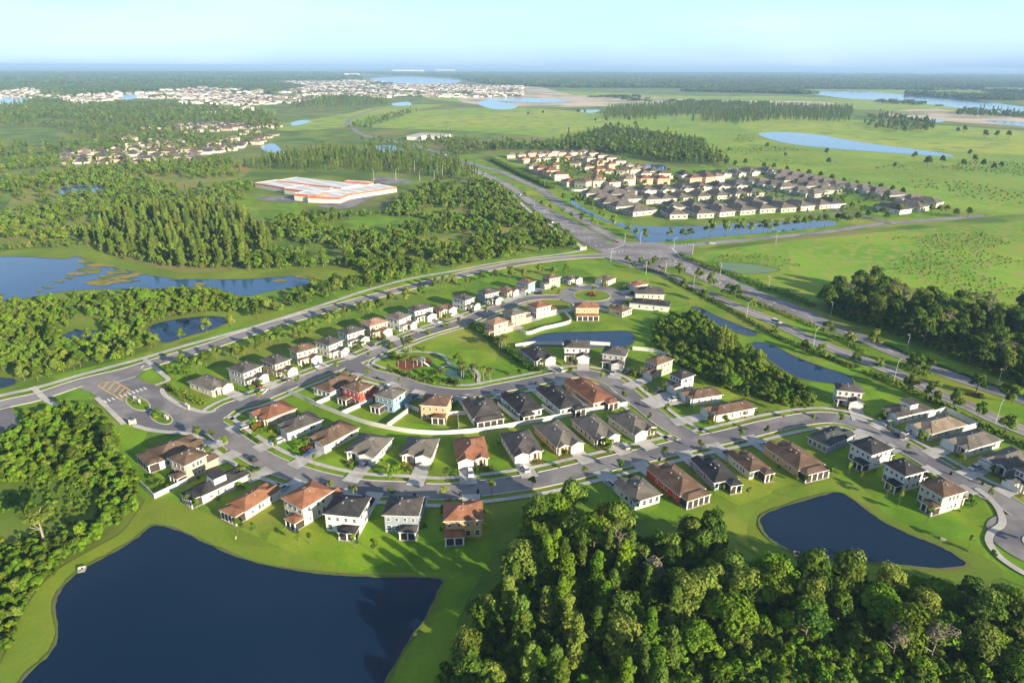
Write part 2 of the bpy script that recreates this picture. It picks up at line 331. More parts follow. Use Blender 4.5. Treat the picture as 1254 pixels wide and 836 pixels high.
s2, _ = road('street', [(262,511),(284,497),(317,487),(358,470),(410,450),(440,440),(482,422),(522,407),(563,395),(590,384),(615,375),(640,367),(660,364),(690,364)], 7.6, m_asph)
s3, _ = road('street', [(428,445),(449,456),(485,465),(513,475),(549,481),(580,481),(612,475),(648,468),(681,461),(708,457),(734,461),(753,469),(772,485),(791,499),(815,518),(839,532),(855,542)], 7.6, m_asph)
lr, _ = road('road', [(-80,522),(0,496),(45,486),(100,468),(150,456),(192,443),(250,426),(325,401),(400,379),(462,362),(525,346),(615,326),(690,316),(745,313)], 8.2, m_asph2)
hwA, _ = road('highway', [(800,308,20),(817,314,20),(875,341,20),(925,362.5,18),(975,381,15),(1012,397,12),(1066,419,9.5),(1116,440,9),(1166,460,8.5),(1216,477.5,8.5),(1253,490,8.5),(1360,533,8.5)], 20, m_asph2, False)
hwB, _ = road('highway', [(770,314,12),(790,326,9),(820,339,8.4),(850,352),(890,370),(915,380),(950,395),(1003,420),(1053,439),(1101,458),(1147,481),(1186,497),(1219,513),(1254,527),(1350,568)], 8.4, m_asph2, False)
hwC, _ = road('highway', [(790,320,20),(743,304,20),(712,285,20),(683,268,18),(655,251,12),(636,237,10),(617,224),(600,216),(585,210),(569,201),(554,195),(535,187),(512,180),(475,172),(450,167),(435,160),(425,150),(440,140),(470,132)], 10, m_asph2, False)
hwD, _ = road('highway', [(800,312,14),(772,301,10),(755,294),(731,280),(683,248),(664,233),(645,224),(612,210),(590,204),(569,198)], 8.4, m_asph2, False)
rr, _ = road('road', [(790,310,14),(830,302,9),(900,295),(1013,284),(1072,275),(1135,270),(1172,267),(1205,264)], 9, m_asph2, False)
# bulbs and junction aprons
def disc(name, c, r, z, mt, n=40, kind='structure'):
    mb = MB(); mb.face([(c.x+r*math.cos(i*math.tau/n), c.y+r*math.sin(i*math.tau/n), z) for i in range(n)]); return tag(mb.build(name, mt), kind=kind)
CIRC1 = P(725, 362); CIRC2 = P(1274, 664)
ZR[0] += .004; disc('road_circle', CIRC1, 19.5, ZR[0], m_asph); ZR[0] += .004; disc('road_circle', CIRC2, 12.5, ZR[0], m_asph)
ZR[0] += .004; sheet('junction', [(735,303),(768,296),(835,300),(850,306),(838,318),(812,330),(785,330),(760,322),(742,316)], ZR[0], m_asph2, n=2)
ZR[0] += .004; sheet('entrance_road', [(92,471),(112,481),(128,496),(142,507),(155,517),(163,522),(185,528),(212,531),(236,533),(262,531),(275,516),(262,507),(240,502),(222,493),(205,481),(190,472),(173,466),(170,459),(182,447),(150,454)], ZR[0], m_asph, n=3)
ENTR = [P(*q) for q in [(92,471),(112,481),(128,496),(142,507),(155,517),(163,522),(185,528),(212,531),(236,533),(262,531),(275,516),(262,507),(240,502),(222,493),(205,481),(190,472),(173,466),(170,459),(182,447),(150,454)]]
JUNC = [P(*q) for q in [(735,303),(768,296),(835,300),(850,306),(838,318),(812,330),(785,330),(760,322),(742,316)]]
ZR[0] += .004; sheet('side_road', [(0,500),(12,497),(20,512),(32,530),(25,545),(-30,560),(-30,510)], ZR[0], m_asph, n=2)
ZI = 0.20
def island(c, rx, ry, name='island', n=28, rz=0, mt=None):
    """kerbed planted island"""
    ca, sa = math.cos(rz), math.sin(rz)
    def ring(k, z): return [(c.x+(rx-k)*math.cos(t)*ca-(ry-k)*math.sin(t)*sa, c.y+(rx-k)*math.cos(t)*sa+(ry-k)*math.sin(t)*ca, z) for t in [i*math.tau/n for i in range(n)]]
    a, b, d = ring(0, .05), ring(0, ZI+.04), ring(.35, ZI+.04)
    mb = MB(); k = mb.m(m_kerb)
    for i in range(n):
        j = (i+1) % n; mb.face([a[i], a[j], b[j], b[i]], m_kerb); mb.face([b[i], b[j], d[j], d[i]], m_kerb)
    tag(mb.build('kerb', None), kind='structure')
    mb = MB(); mb.face(ring(.35, ZI+.03)); tag(mb.build(name, mt or m_lawn), kind='structure')
island(CIRC1, 10.5, 10.5); island(P(1276, 668), 4.5, 4.5)
I1 = P(169, 494); I2 = P(197, 511); island(I1, 8.5, 3.2, rz=rad(-42)); island(I2, 7.5, 2.9, rz=rad(-42))
def blocked(p, own, m=0.0):
    if near_road(p, m, own): return True
    if (p-CIRC1).length < 19.5+m or (p-CIRC2).length < 12.5+m: return True
    return inpoly(p.x, p.y, ENTR) or inpoly(p.x, p.y, JUNC)
def kerbs(idx, skipf=None):
    pts, wl, _ = ROADS[idx]; pts2 = resample(pts, 2.5); w_ = wl[len(wl)//2]
    for s in (-1, 1):
        mb = MB(); n = len(pts2); q = []
        for i, p in enumerate(pts2):
            t = (pts2[min(i+1, n-1)]-pts2[max(i-1, 0)]).normalized(); nn = Vector((-t.y, t.x, 0))*s; q.append((p+nn*w_, p+nn*(w_+.35)))
        for i in range(n-1):
            c = (q[i][1]+q[i+1][1])/2
            if blocked(c, idx, .2) or (skipf and skipf(c)): continue
            (a, b), (a2, b2) = q[i], q[i+1]; h = .19
            A0, A1, B0, B1 = (a.x,a.y,.05),(a2.x,a2.y,.05),(b.x,b.y,.02),(b2.x,b2.y,.02)
            At, At2, Bt, Bt2 = (a.x,a.y,h),(a2.x,a2.y,h),(b.x,b.y,h),(b2.x,b2.y,h)
            mb.face([A0, A1, At2, At]); mb.face([At, At2, Bt2, Bt]); mb.face([Bt, Bt2, B1, B0])
        if mb.f: tag(mb.build('kerb', m_kerb), kind='structure')
def walk(idx, side, off=7.2, hw=.85, rng=(0, 1), z=.20, margin=1.0):
    pts, wl, _ = ROADS[idx]; pts2 = resample(pts, 2.0); n = len(pts2); pts2 = pts2[int(n*rng[0]):int(n*rng[1])]
    return strip('sidewalk', pts2, hw, z, m_conc, off=off*side, skip=lambda c: blocked(c, idx, margin-.8))
DRIVES = []
def on_drive(c):
    for a, b, hw in DRIVES:
        if segd(c.x, c.y, a, b) < hw: return True
    return False
# parallel paths beside the through roads
def path(px, hw, mt=m_conc, z=.14, name='path'):
    return strip(name, catmull([P(*q) for q in px], False, 4), hw, z+.07, mt)
path([(-80,508),(0,485),(45,475),(100,459),(175,439),(225,424),(312,400),(400,372),(445,357),(500,342),(562,331),(615,321),(690,311),(717,306)], 1.5)
path([(717,306),(686,284),(660,267),(643,254),(628,239),(612,227),(597,218),(570,206)], 1.6, z=.145)
path([(40,474),(50,484),(58,491),(70,496),(82,500)], 1.1, z=.15)
path([(177,440),(188,449),(200,459),(206,466),(190,472)], 1.0, z=.155)
path([(163,521),(185,527),(212,530),(228,531),(245,537),(256,546),(262,556)], 1.0, z=.16)
path([(205,475),(199,476),(201,483),(212,491),(226,499),(240,503),(254,505),(264,503)], .9, z=.165)
path([(118,487),(132,500),(146,514),(152,520)], .9, z=.17)
path([cp('Q',60,320),cp('Q',90,330),cp('Q',130,285),cp('Q',215,255),cp('Q',300,235),cp('Q',430,226),cp('Q',560,235),cp('Q',630,252),cp('Q',680,295),cp('Q',700,330),cp('Q',760,350),cp('Q',820,360),cp('Q',880,360),cp('Q',920,410),cp('Q',915,450),cp('Q',940,478)], .8, z=.175)
path([cp('Q',690,330),cp('Q',640,345),cp('Q',625,362),cp('Q',650,382)], .7, z=.18)
path([(1195,598),(1212,611),(1224,626),(1227,642),(1214,652),(1211,664),(1222,680),(1240,694),(1262,706),(1300,722)], .95, z=.185)
# painted markings
def paint(pts, w_, mt, z=.118, name='road_marking'):
    return strip(name, pts, w_, z, mt)
def dashes(pts, off, mt, ln=3.0, gap=9.0, hw=.12, rng=(0, 1)):
    q = resample(pts, 1.0); n = len(q); mb = MB(); i = int(n*rng[0])
    while i+int(ln) < min(n-1, int(n*rng[1])):
        a, b = q[i], q[i+int(ln)]; t = (b-a).normalized(); nn = Vector((-t.y, t.x, 0))
        c = [(a+nn*(off+hw)), (a+nn*(off-hw)), (b+nn*(off-hw)), (b+nn*(off+hw))]
        mb.face([(v.x, v.y, .118) for v in c]); i += int(ln+gap)
    if mb.f: tag(mb.build('lane_marking', mt), kind='structure')
for pts in (hwA, hwB, hwC, hwD): dashes(pts, 0.0, m_wpaint, hw=.16)
dashes(hwA, 4.2, m_wpaint, hw=.2, rng=(0, .45)); dashes(hwC, 4.2, m_wpaint, hw=.2, rng=(0, .3)); dashes(hwA, -4.2, m_wpaint, hw=.2, rng=(0, .45))
for pts in (hwB, hwD, rr): paint(resample(pts, 4)[6:], .12, m_wpaint, .12) and None
# side lines
strip('road_marking', resample(hwB, 4)[8:], .14, .122, m_ypaint, off=3.6); strip('road_marking', resample(hwB, 4)[8:], .14, .122, m_wpaint, off=-3.6)
strip('road_marking', resample(lr, 4)[30:-4], .1, .122, m_ypaint, off=.0)
def quadpx(px, mt, z, name='road_marking'): return sheet(name, px, z, mt, smooth=False)
# turn arrows and hatching in the highway median lanes
def arrow(p, t):
    nn = Vector((-t.y, t.x, 0)); mb = MB(); f = lambda u, v: tuple((p+t*u+nn*v)+Vector((0, 0, .124)))
    mb.face([f(-1.6,-.25), f(.4,-.25), f(.4,.25), f(-1.6,.25)]); mb.face([f(.4,-.8), f(1.8,0), f(.4,.8)]); mb.face([f(-.6,.25), f(-.1,.25), f(-.1,1.1), f(-.6,1.1)]); tag(mb.build('lane_arrow', m_wpaint), kind='structure')
def hatch(pts, off, rng, step=6, w_=1.9):
    q = resample(pts, 1.0); n = len(q); i = int(n*rng[0])
    mb = MB()
    while i+3 < n*rng[1]:
        a, b = q[i], q[i+3]; t = (b-a).normalized(); nn = Vector((-t.y, t.x, 0)); u = a+nn*(off-w_); v = a+nn*(off+w_)+t*3.2
        mb.face([(x.x, x.y, .126) for x in (u, u+t*.7, v+t*.7, v)]); i += step
    if mb.f: tag(mb.build('hatch_marking', m_wpaint), kind='structure')
hatch(hwA, -6.2, (.08, .30), 7); hatch(hwC, 0.5, (.09, .26), 5, 2.6); hatch(hwA, 1.8, (.22, .42), 9, 1.0)
for k in (.1, .16, .22, .28):
    q = resample(hwA, 1.0); i = int(len(q)*k); arrow(q[i]+Vector((-1.5, -1, 0)), (q[i]-q[i+3]).normalized())
for i_, (a, b) in enumerate([((748,306),(764,300)), ((822,303),(834,316)), ((770,326),(800,333))]): paint([P(*a), P(*b)], .3, m_wpaint, .13+.003*i_)
# crossing and orange hatch at the gate
ca, cb = cp('M', 490, 375), cp('M', 720, 300)
A_, B_ = P(*ca), P(*cb); t = (B_-A_).normalized(); nn = Vector((-t.y, t.x, 0)); Ln = (B_-A_).length; mb = MB(); k = 0
while k < Ln:
    a = A_+t*k; mb.face([(v.x, v.y, .128) for v in (a-nn*1.4, a-nn*1.4+t*.6, a+nn*1.4+t*.6, a+nn*1.4)]); k += 1.5
tag(mb.build('crossing_marking', m_wpaint), kind='structure')
def linepx(c, pts, hw, mt, z): return strip('road_marking', [CP(c, *q) for q in pts], hw, z, mt)
linepx('M', [(480,290),(500,275),(560,268),(620,300),(640,318)], .25, m_ypaint, .130); linepx('M', [(480,290),(530,320),(575,345),(600,362)], .25, m_ypaint, .133)
for i_, (a, b) in enumerate([((505,300),(530,270)), ((530,312),(560,275)), ((555,325),(590,288)), ((578,335),(612,300)), ((595,350),(630,312))]): linepx('M', [a, b], .3, m_ypaint, .136)
linepx('M', [(575,272),(665,245)], .2, m_wpaint, .139); linepx('M', [(690,205),(705,190)], .3, m_wpaint, .139)
# ================================================================== HOUSES
def roofm(n, a, b): return mat('shingle_'+n, a, b, 1.6, rough=.92, c3=tuple(x*.78 for x in a), scale3=.25, bump=.25, spec=.15, rnd=.06)
RF = {'brown': roofm('brown', (.125,.082,.058), (.155,.105,.075)), 'black': roofm('black', (.040,.039,.043), (.055,.054,.058)),
      'grey': roofm('grey', (.125,.112,.10), (.155,.138,.124)), 'orange': roofm('terracotta', (.25,.115,.065), (.30,.145,.085)),
      'tan': roofm('tan', (.21,.165,.125), (.25,.20,.155)), 'red': roofm('red_brown', (.19,.085,.055), (.23,.11,.07)),
      'char': roofm('charcoal', (.075,.068,.066), (.10,.09,.088)), 'green': roofm('slate_green', (.055,.068,.068), (.075,.088,.085)), 'pinkish': roofm('pinkish', (.27,.16,.115), (.31,.19,.14))}
def wallm(n, a): return mat('stucco_'+n, a, tuple(x*.93 for x in a), 1.2, rough=.95, spec=.2, rnd=.03, bump=.1)
WL = {'white': wallm('white', (.66,.64,.60)), 'cream': wallm('cream', (.62,.55,.43)), 'tan': wallm('tan', (.48,.38,.27)), 'yellow': wallm('ochre', (.58,.36,.15)),
      'red': wallm('red', (.50,.075,.045)), 'blue': wallm('blue', (.22,.36,.46)), 'slate': wallm('slate_blue', (.27,.31,.37)), 'grey': wallm('grey', (.42,.41,.39)),
      'peach': wallm('peach', (.62,.37,.20)), 'pink': wallm('pink', (.62,.42,.30)), 'green': wallm('grey_green', (.28,.32,.28)), 'greige': wallm('greige', (.46,.42,.35))}
m_trim = mat('white_trim', (.72,.71,.68), rough=.6, spec=.4)
m_garage = mat('garage_door_white', (.62,.60,.56), (.55,.53,.50), .3, rough=.6)
m_glass = mat('window_glass', (.03,.045,.055), rough=.08, spec=.8)
m_door = mat('front_door_dark', (.06,.035,.025), rough=.5)
m_screen = mat('insect_screen', (.035,.030,.028), (.05,.04,.035), 2.0, rough=.8)
m_vent = mat('roof_vent_metal', (.35,.34,.33), rough=.5, metal=.3)
m_slab = mat('patio_slab', (.38,.35,.31), (.33,.30,.27), .8)
m_bed = mat('bed_mulch', (.10,.06,.04), (.15,.09,.06), 1.0)
m_fence = mat('white_vinyl', (.62,.61,.58), (.56,.55,.52), .2, rough=.5)
OV = .55
def hip(mb, x0, x1, y0, y1, z, pitch=.42, mt=None, trim=None, ov=OV):
    x0 -= ov; x1 += ov; y0 -= ov; y1 += ov; w_, d_ = x1-x0, y1-y0; t = .18
    h = min(w_, d_)/2*pitch
    if d_ >= w_: r1 = ((x0+x1)/2, y0+w_/2, z+t+h); r2 = ((x0+x1)/2, y1-w_/2, z+t+h)
    else: r1 = (x0+d_/2, (y0+y1)/2, z+t+h); r2 = (x1-d_/2, (y0+y1)/2, z+t+h)
    a, b, c, d = (x0,y0,z+t), (x1,y0,z+t), (x1,y1,z+t), (x0,y1,z+t)
    A, B, C_, D = (x0,y0,z), (x1,y0,z), (x1,y1,z), (x0,y1,z)
    if d_ >= w_: fs = [[a,b,r1],[b,c,r2,r1],[c,d,r2],[d,a,r1,r2]]
    else: fs = [[a,b,r2,r1],[b,c,r2],[c,d,r1,r2],[d,a,r1]]
    for f in fs: mb.face(f, mt)
    for p, q, u, v in ((A,B,b,a),(B,C_,c,b),(C_,D,d,c),(D,A,a,d)): mb.face([p,q,u,v], trim)
    mb.face([D, C_, B, A], trim); return r1, r2
def gable(mb, x0, x1, y0, y1, z, pitch=.42, mt=None, trim=None, ov=.4):
    """ridge along y, gable wall at y0"""
    xm = (x0+x1)/2; h = ((x1-x0)/2+ov)*pitch; t = .15; X0, X1, Y0 = x0-ov, x1+ov, y0-ov
    for s, X in ((1, X0), (-1, X1)):
        lo, hi = (X, z), (xm, z+h)
        mb.face([(X,Y0,z+t),(xm,Y0,z+h+t),(xm,y1,z+h+t),(X,y1,z+t)][::s], mt); mb.face([(X,Y0,z),(xm,Y0,z+h),(xm,y1,z+h),(X,y1,z)][::-s], trim)
        mb.face([(X,Y0,z),(xm,Y0,z+h),(xm,Y0,z+h+t),(X,Y0,z+t)][::-s], trim); mb.face([(X,Y0,z),(X,Y0,z+t),(X,y1,z+t),(X,y1,z)][::s], trim)
    return h
_win = {}
def winmesh(w_, h_):
    k = (round(w_, 1), round(h_, 1))
    if k not in _win:
        f = MB(); f.box(-w_/2-.13, w_/2+.13, -.06, 0, -.13, h_+.13, m_trim); a = f.mesh('window_frame')
        g = MB(); g.box(-w_/2, w_/2, -.075, -.061, 0, h_/2-.04, m_glass); g.box(-w_/2, w_/2, -.075, -.061, h_/2+.04, h_, m_glass); _win[k] = (a, g.mesh('pane'))
    return _win[k]
def window(root, x, y, z, face, w_=1.0, h_=1.4):
    """face: which way it looks, f/b/l/r"""
    a, b = winmesh(w_, h_); rz = {'f': 0, 'b': math.pi, 'l': -math.pi/2, 'r': math.pi/2}[face]
    o = link('window', a, root, (x, y, z), rz); link('pane', b, o)
def house(c, rz, w_, d_, st, wall, roof, label, group, g=1, lanai=0, trimcol=None, simple=False, porch=True, cler=False, dgar=None):
    """front looks along local -y. g: garage on +x / -x. lanai: 0 none, -1/1 side, 2 full width (rear)"""
    wm, rm = WL[wall], RF[roof]; root = empty('house', c, rz); tag(root, label, 'house', group); x = w_/2; y = d_/2
    H1 = 2.9; H = 2.9 if st == 1 else 5.8
    wb = MB(); rb = MB()
    gw = min(6.2, w_*.5); gx = g*(x-gw/2); fr = 1.6 if st == 1 else 3.6
    if st == 1:
        wb.box(-x, x, -y+1.6, y, -.25, H+.05, wm); r1, r2 = hip(rb, -x, x, -y+1.6, y, H, mt=rm, trim=m_trim)
    else:
        wb.box(-x, x, -y+3.6, y, -.25, H+.05, wm); r1, r2 = hip(rb, -x, x, -y+3.6, y, H, mt=rm, trim=m_trim)
    y0 = -y; yb = -y+fr
    # garage wing with a gable
    wb.box(gx-gw/2+.01, gx+gw/2-.01, y0, yb+.3, -.25, H1+.04, wm); hg = gable(rb, gx-gw/2, gx+gw/2, y0, yb+(gw/2*.9 if st == 1 else .02), H1, mt=rm, trim=m_trim)
    wb.face([(gx-gw/2, y0-.003, H1-.05), (gx+gw/2, y0-.003, H1-.05), (gx, y0-.003, H1+gw/2*.42-.02)], m_trim)
    # porch wing
    pw = w_-gw-.4; px_ = -g*(x-pw/2)
    if porch:
        py = y0+(.7 if st == 1 else 1.6)
        if st == 1: gable(rb, px_-pw/2+.3, px_+pw/2-.3, py, yb+pw/2*.8, H1+.012, mt=rm, trim=m_trim, pitch=.40); wb.face([(px_-pw/2+.3, py+.05, H1+.02), (px_+pw/2-.3, py+.05, H1+.02), (px_, py+.05, H1+(pw/2-.3)*.40)], m_trim)
        else: hip(rb, px_-pw/2+.2, px_+pw/2-.1, py, yb+.6, H1+.012, mt=rm, trim=m_trim, ov=.35, pitch=.3)
    py_bed = R.random() < .75
    root_wall = wb.build('wall', None, root); ro = rb.build('roof', None, root)
    # roof vents
    zr = r1[2]
    for (ax, ay) in ((.9, r2[1]-1.0), (-1.0, (r1[1]+r2[1])/2), (1.1, r1[1]+1.2)):
        vb = MB(); vb.box(r1[0]+ax-.22, r1[0]+ax+.22, ay-.22, ay+.22, zr-.42*abs(ax)-.15, zr-.42*abs(ax)+.22, m_vent); vb.build('roof_vent', None, ro)
    # garage door, front door, porch columns
    gb = MB(); gb.box(gx-2.45, gx+2.45, y0-.05, y0+.02, 0.05, 2.25, m_garage)
    for i in range(1, 4): gb.box(gx-2.45, gx+2.45, y0-.065, y0-.051, .05+i*.55-.02, .05+i*.55+.02, m_trim)
    gb.build('garage_door', None, root)
    db = MB(); db.box(px_-.5, px_+.5, yb-.06, yb-.004, .05, 2.15, m_door); db.build('front_door', None, root)
    if porch:
        for sx in (-1, 1): 
            cb = MB(); cx_ = px_+sx*(pw/2-.55); cb.box(cx_-.16, cx_+.16, py+.1, py+.42, 0, H1+.02, m_trim); cb.build('porch_column', None, root)
    if py_bed: 
        bb_ = MB(); bb_.box(px_-pw/2-.2, px_+pw/2+.2, y0-.9, y0+.3 if st == 1 else y0+1.4, -.2, .035, m_bed); bb_.build('planting_bed', None, root)
    # windows
    if pw > 3.6: window(root, px_-1.6, yb-.003, .9, 'f'); 
    if pw > 4.6: window(root, px_+1.6, yb-.003, .9, 'f')
    n = 4 if st == 1 else 3; yy0 = yb+1.5
    for s, f in ((-1, 'l'), (1, 'r')):
        for i in range(n): 
            yw = yy0+(y-1.5-yy0)*(i+.5)/n+R.uniform(-.7, .7); window(root, s*(x+.003), yw, .95, f, R.choice([.7, .9, .9]), R.choice([.8, 1.3]))
            if st == 2: window(root, s*(x+.003), yw, 3.85, f, .9, 1.25)
    if st == 2:
        for i in range(4): window(root, -x+w_*(i+.5)/4, yb-.003, 4.0, 'f', .9, 1.2); window(root, -x+w_*(i+.5)/4, y+.003, 3.85, 'b', .8, .95)
    for i in range(4):
        xx = -x+w_*(i+.5)/4
        if lanai == 2 or (lanai == -1 and xx < .3) or (lanai == 1 and xx > -.3): continue
        window(root, xx, y+.003, .8, 'b', 1.1, 1.5)
    if lanai:
        lw = w_-.4 if lanai == 2 else w_*.5; lx = 0 if lanai == 2 else lanai*(x-lw/2); dp = 3.2
        la = MB(); hip(la, lx-lw/2, lx+lw/2, y-.3 if st == 2 else y-1, y+dp, H1-.35 if st == 2 else H1-.06, mt=rm, trim=m_trim, pitch=.30, ov=.25); lo = la.build('lanai_roof', None, root)
        lz = (H1-.35 if st == 2 else H1-.06)
        sc = MB(); e = .12
        sc.box(lx-lw/2+e, lx+lw/2-e, y+dp-.16, y+dp-.12, .1, lz, m_screen); sc.box(lx-lw/2+e, lx-lw/2+e+.04, y+.01, y+dp-.17, .1, lz, m_screen); sc.box(lx+lw/2-e-.04, lx+lw/2-e, y+.01, y+dp-.17, .1, lz, m_screen); sc.build('lanai_screen', None, root)
        for i in range(3 if lanai != 2 else 5):
            k = i/(2 if lanai != 2 else 4); cb = MB(); cx_ = lx-lw/2+.17+k*(lw-.34); cb.box(cx_-.17, cx_+.17, y+dp-.3, y+dp+.02, 0, lz-.01, m_trim); cb.build('lanai_column', None, root)
        sb = MB(); sb.box(lx-lw/2-.2, lx+lw/2+.2, y+.005, y+dp+.3, 0, .12, m_slab); sb.build('patio_slab', None, root)
    if cler:
        cb = MB(); cb.box(-2.2, 2.2, -1.2, 2.6, H+.9, H+3.0, m_trim); cb.build('clerestory', None, root); cb = MB(); cb.box(-2.5, 2.5, -1.5, 2.9, H+3.0, H+3.15, rm); cb.build('clerestory_roof', None, root)
    return root
HOUSES = []; HLAB = []
def H(crop, A, B, C_, st, wall, roof, front, label, group, g=1, lanai=0, dr=None, fix=None, **k):
    """eave corners A, B, C as surveyed in the photo; front: edge that looks at the street"""
    z = 3.0 if st == 1 else 5.9
    a, b, c = CP(crop, *A, z), CP(crop, *B, z), CP(crop, *C_, z)
    ab, bc = b-a, c-b
    if ab.length > bc.length: u = ab.normalized(); v = Vector((-u.y, u.x, 0)); v = v if v.dot(bc) > 0 else -v
    else: v = bc.normalized(); u = Vector((v.y, -v.x, 0)); u = u if u.dot(ab) > 0 else -u
    lu, lv = max(ab.dot(u), 6), max(bc.dot(v), 6)
    if fix: 
        if fix[0]: lu = fix[0]
        if fix[1]: lv = fix[1]
    o = a if ab.length > bc.length else b-u*lu
    fn = {'AB': -v, 'BC': u, 'CD': v, 'DA': -u}[front]
    cen = o+u*(lu/2)+v*(lv/2); cen.z = 0
    if st == 2 and not fix:
        cen += fn*1.8
        if front in ('AB', 'CD'): lv += 3.6
        else: lu += 3.6
    w_, d_ = (lu, lv) if front in ('AB', 'CD') else (lv, lu)
    w_ -= 2*OV; d_ -= 2*OV
    rz = math.atan2(fn.y, fn.x)+math.pi/2

    root = house(cen, rz, w_, d_, st, wall, roof, label, group, g=g, lanai=lanai, **k)
    HOUSES.append((cen, rz, w_/2, d_/2, fn)); HLAB.append(label)
    # driveway from the garage to the nearest street
    gw = min(6.2, w_*.5); side = Vector((-fn.y, fn.x, 0)); gp = cen+fn*(d_/2)+side*(g*(w_/2-gw/2))
    best = None
    if dr: e = P(*dr)
    else:
        e = None
        for kk in range(3, 30):
            q = gp+fn*kk
            if near_road(q, -.6) or (q-CIRC1).length < 19 or (q-CIRC2).length < 15: e = q; break
        if e is None:
            e = gp+fn*6
    DRIVES.append((gp-fn*.05, e, 2.45)); return root
GB = 'houses in the bottom row by the big pond'
H('A',(45,572),(180,614),(430,520),1,'white','brown','CD','long brown hipped house at the left end of the pond row beside the gate lawn',GB,lanai=2,g=-1)
H('A',(225,588),(315,632),(457,578),2,'tan','brown','CD','two-storey tan house with brown roof squeezed beside the long brown house, garden fence below',GB,lanai=-1,g=-1)
H('C',(325,288),(400,328),(650,212),1,'cream','black','CD','long cream bungalow with black roof and raised white clerestory, between tan and orange-roofed houses',GB,lanai=2,g=-1,cler=True)
H('C',(515,372),(625,408),(820,285),1,'cream','orange','CD','cream bungalow with terracotta roof and brown screened lanai, nearest the tip of the pond',GB,lanai=2,g=-1)
H('C',(755,362),(920,394),(1085,295),2,'cream','orange','CD','two-storey cream house with bright orange roof and small orange lanai above the pond',GB,lanai=-1,g=-1)
H('D',(102,415),(293,434),(378,330),2,'white','black','CD','white two-storey house with black roof and open white lanai on the pond lawn',GB,lanai=-1,g=-1)
H('D',(407,422),(597,428),(628,325),2,'slate','char','CD','slate blue two-storey house with white window trim on the pond lawn',GB,lanai=-1,g=-1)
H('D',(720,455),(930,445),(910,345),2,'yellow','orange','CD','ochre yellow two-storey house beside the dense wood, terracotta roof and dark lanai',GB,lanai=1,g=-1)
GM = 'bungalows facing the main street, inner side'
H('A',(640,352),(712,404),(895,335),1,'tan','red','AB','bungalow with red-brown roof at the street corner nearest the gate',GM,g=-1)
H('A',(757,420),(838,466),(1030,392),1,'white','char','AB','white bungalow with charcoal roof between the red-brown and brown roofed bungalows',GM,g=1)
H('A',(930,482),(1030,532),(1218,432),1,'cream','brown','AB','cream bungalow with long brown roof and gabled porch, third from the gate corner',GM,g=1)
H('B',(197,570),(365,594),(470,484),1,'white','grey','AB','white bungalow with grey roof and blue car in its drive on the bend',GM,g=1)
H('B',(482,602),(662,594),(706,487),1,'white','grey','AB','white bungalow behind the bright yellow-green tree, grey roof',GM,g=1)
H('B',(790,602),(963,600),(932,475),1,'cream','orange','AB','cream bungalow with half terracotta half shaded roof and small arched entry tower',GM,g=-1)
H('B',(1085,590),(1245,562),(1162,440),1,'cream','char','AB','cream bungalow with charcoal roof and white car in the drive opposite the wood',GM,g=-1)
H('E',(350,547),(490,514),(348,388),1,'peach','grey','AB','peach bungalow with mauve grey roof and wide pinkish drive',GM,g=1)
H('E',(545,502),(675,472),(532,358),1,'cream','grey','AB','cream bungalow with mauve grey roof hidden behind bushes, silver car outside',GM,g=1)
H('E',(735,468),(868,437),(717,338),1,'cream','grey','AB','cream bungalow with mauve grey roof on the street corner by the yellow bush',GM,g=-1)
GN = 'houses backing onto the long white fence'
H('B',(57,222),(145,256),(300,172),1,'white','brown','CD','low white house with brown roof at the left of the red house',GN,g=1)
H('B',(197,224),(293,256),(385,224),2,'red','brown','CD','bright red two-storey house with brown roof and red rear deck',GN,lanai=1,g=-1)
H('B',(362,265),(465,292),(555,250),2,'blue','grey','CD','pale blue two-storey house with grey-brown roof, right of the red house',GN,lanai=1,g=-1)
H('B',(597,318),(742,327),(762,278),2,'peach','brown','CD','peach two-storey house with brown roof alone in a wide fenced lawn',GN,lanai=-1,g=1,fix=(None,13))
H('B',(880,400),(1030,365),(960,272),1,'white','char','CD','white bungalow with charcoal roof and rear glazed porch, right of the peach house',GN,lanai=2,g=1)
H('E',(155,370),(275,335),(167,240),1,'white','black','CD','white bungalow with black roof and narrow side fence, second right of the peach house',GN,lanai=1,g=1)
H('E',(345,332),(480,315),(345,208),1,'white','black','CD','white bungalow with black roof between the black-roofed and the dark brown roofed bungalows',GN,lanai=-1,g=1)
H('E',(520,305),(645,282),(485,172),1,'peach','red','CD','peach bungalow with large dark red-brown roof at the corner of the white fence',GN,lanai=-1,g=1)
GP = 'houses below the main street near the right pond'
H('E',(740,817),(885,773),(765,672),1,'white','grey','CD','white bungalow with grey roof at the edge of the big wood',GP,g=1)
H('E',(980,794),(1108,744),(925,602),1,'red','brown','CD','brick red bungalow with dark brown roof beside the wood',GP,lanai=2,g=1)
H('F',(318,642),(440,612),(310,487),1,'slate','black','CD','slate grey bungalow with black roof and white-posted lanai above the right pond',GP,lanai=-1,g=1)
H('F',(498,582),(600,555),(475,458),1,'cream','brown','CD','cream bungalow with dark brown roof and small open white lanai',GP,lanai=-1,g=1)
H('F',(745,572),(882,537),(690,408),1,'peach','brown','CD','peach bungalow with reddish brown roof directly above the right pond',GP,lanai=2,g=1)
H('F',(762,402),(895,449),(1040,385),1,'slate','green','CD','blue-grey house with dark green-grey roof at the bend of the street',GP,g=-1)
H('G',(240,428),(368,492),(482,455),2,'white','black','CD','white two-storey house with black roof and lower rear lanai, left of its white neighbour',GP,lanai=-1,g=1)
H('G',(398,535),(540,600),(650,570),2,'white','black','CD','white two-storey house with black roof and open white porch, second from the turning circle',GP,lanai=-1,g=1)
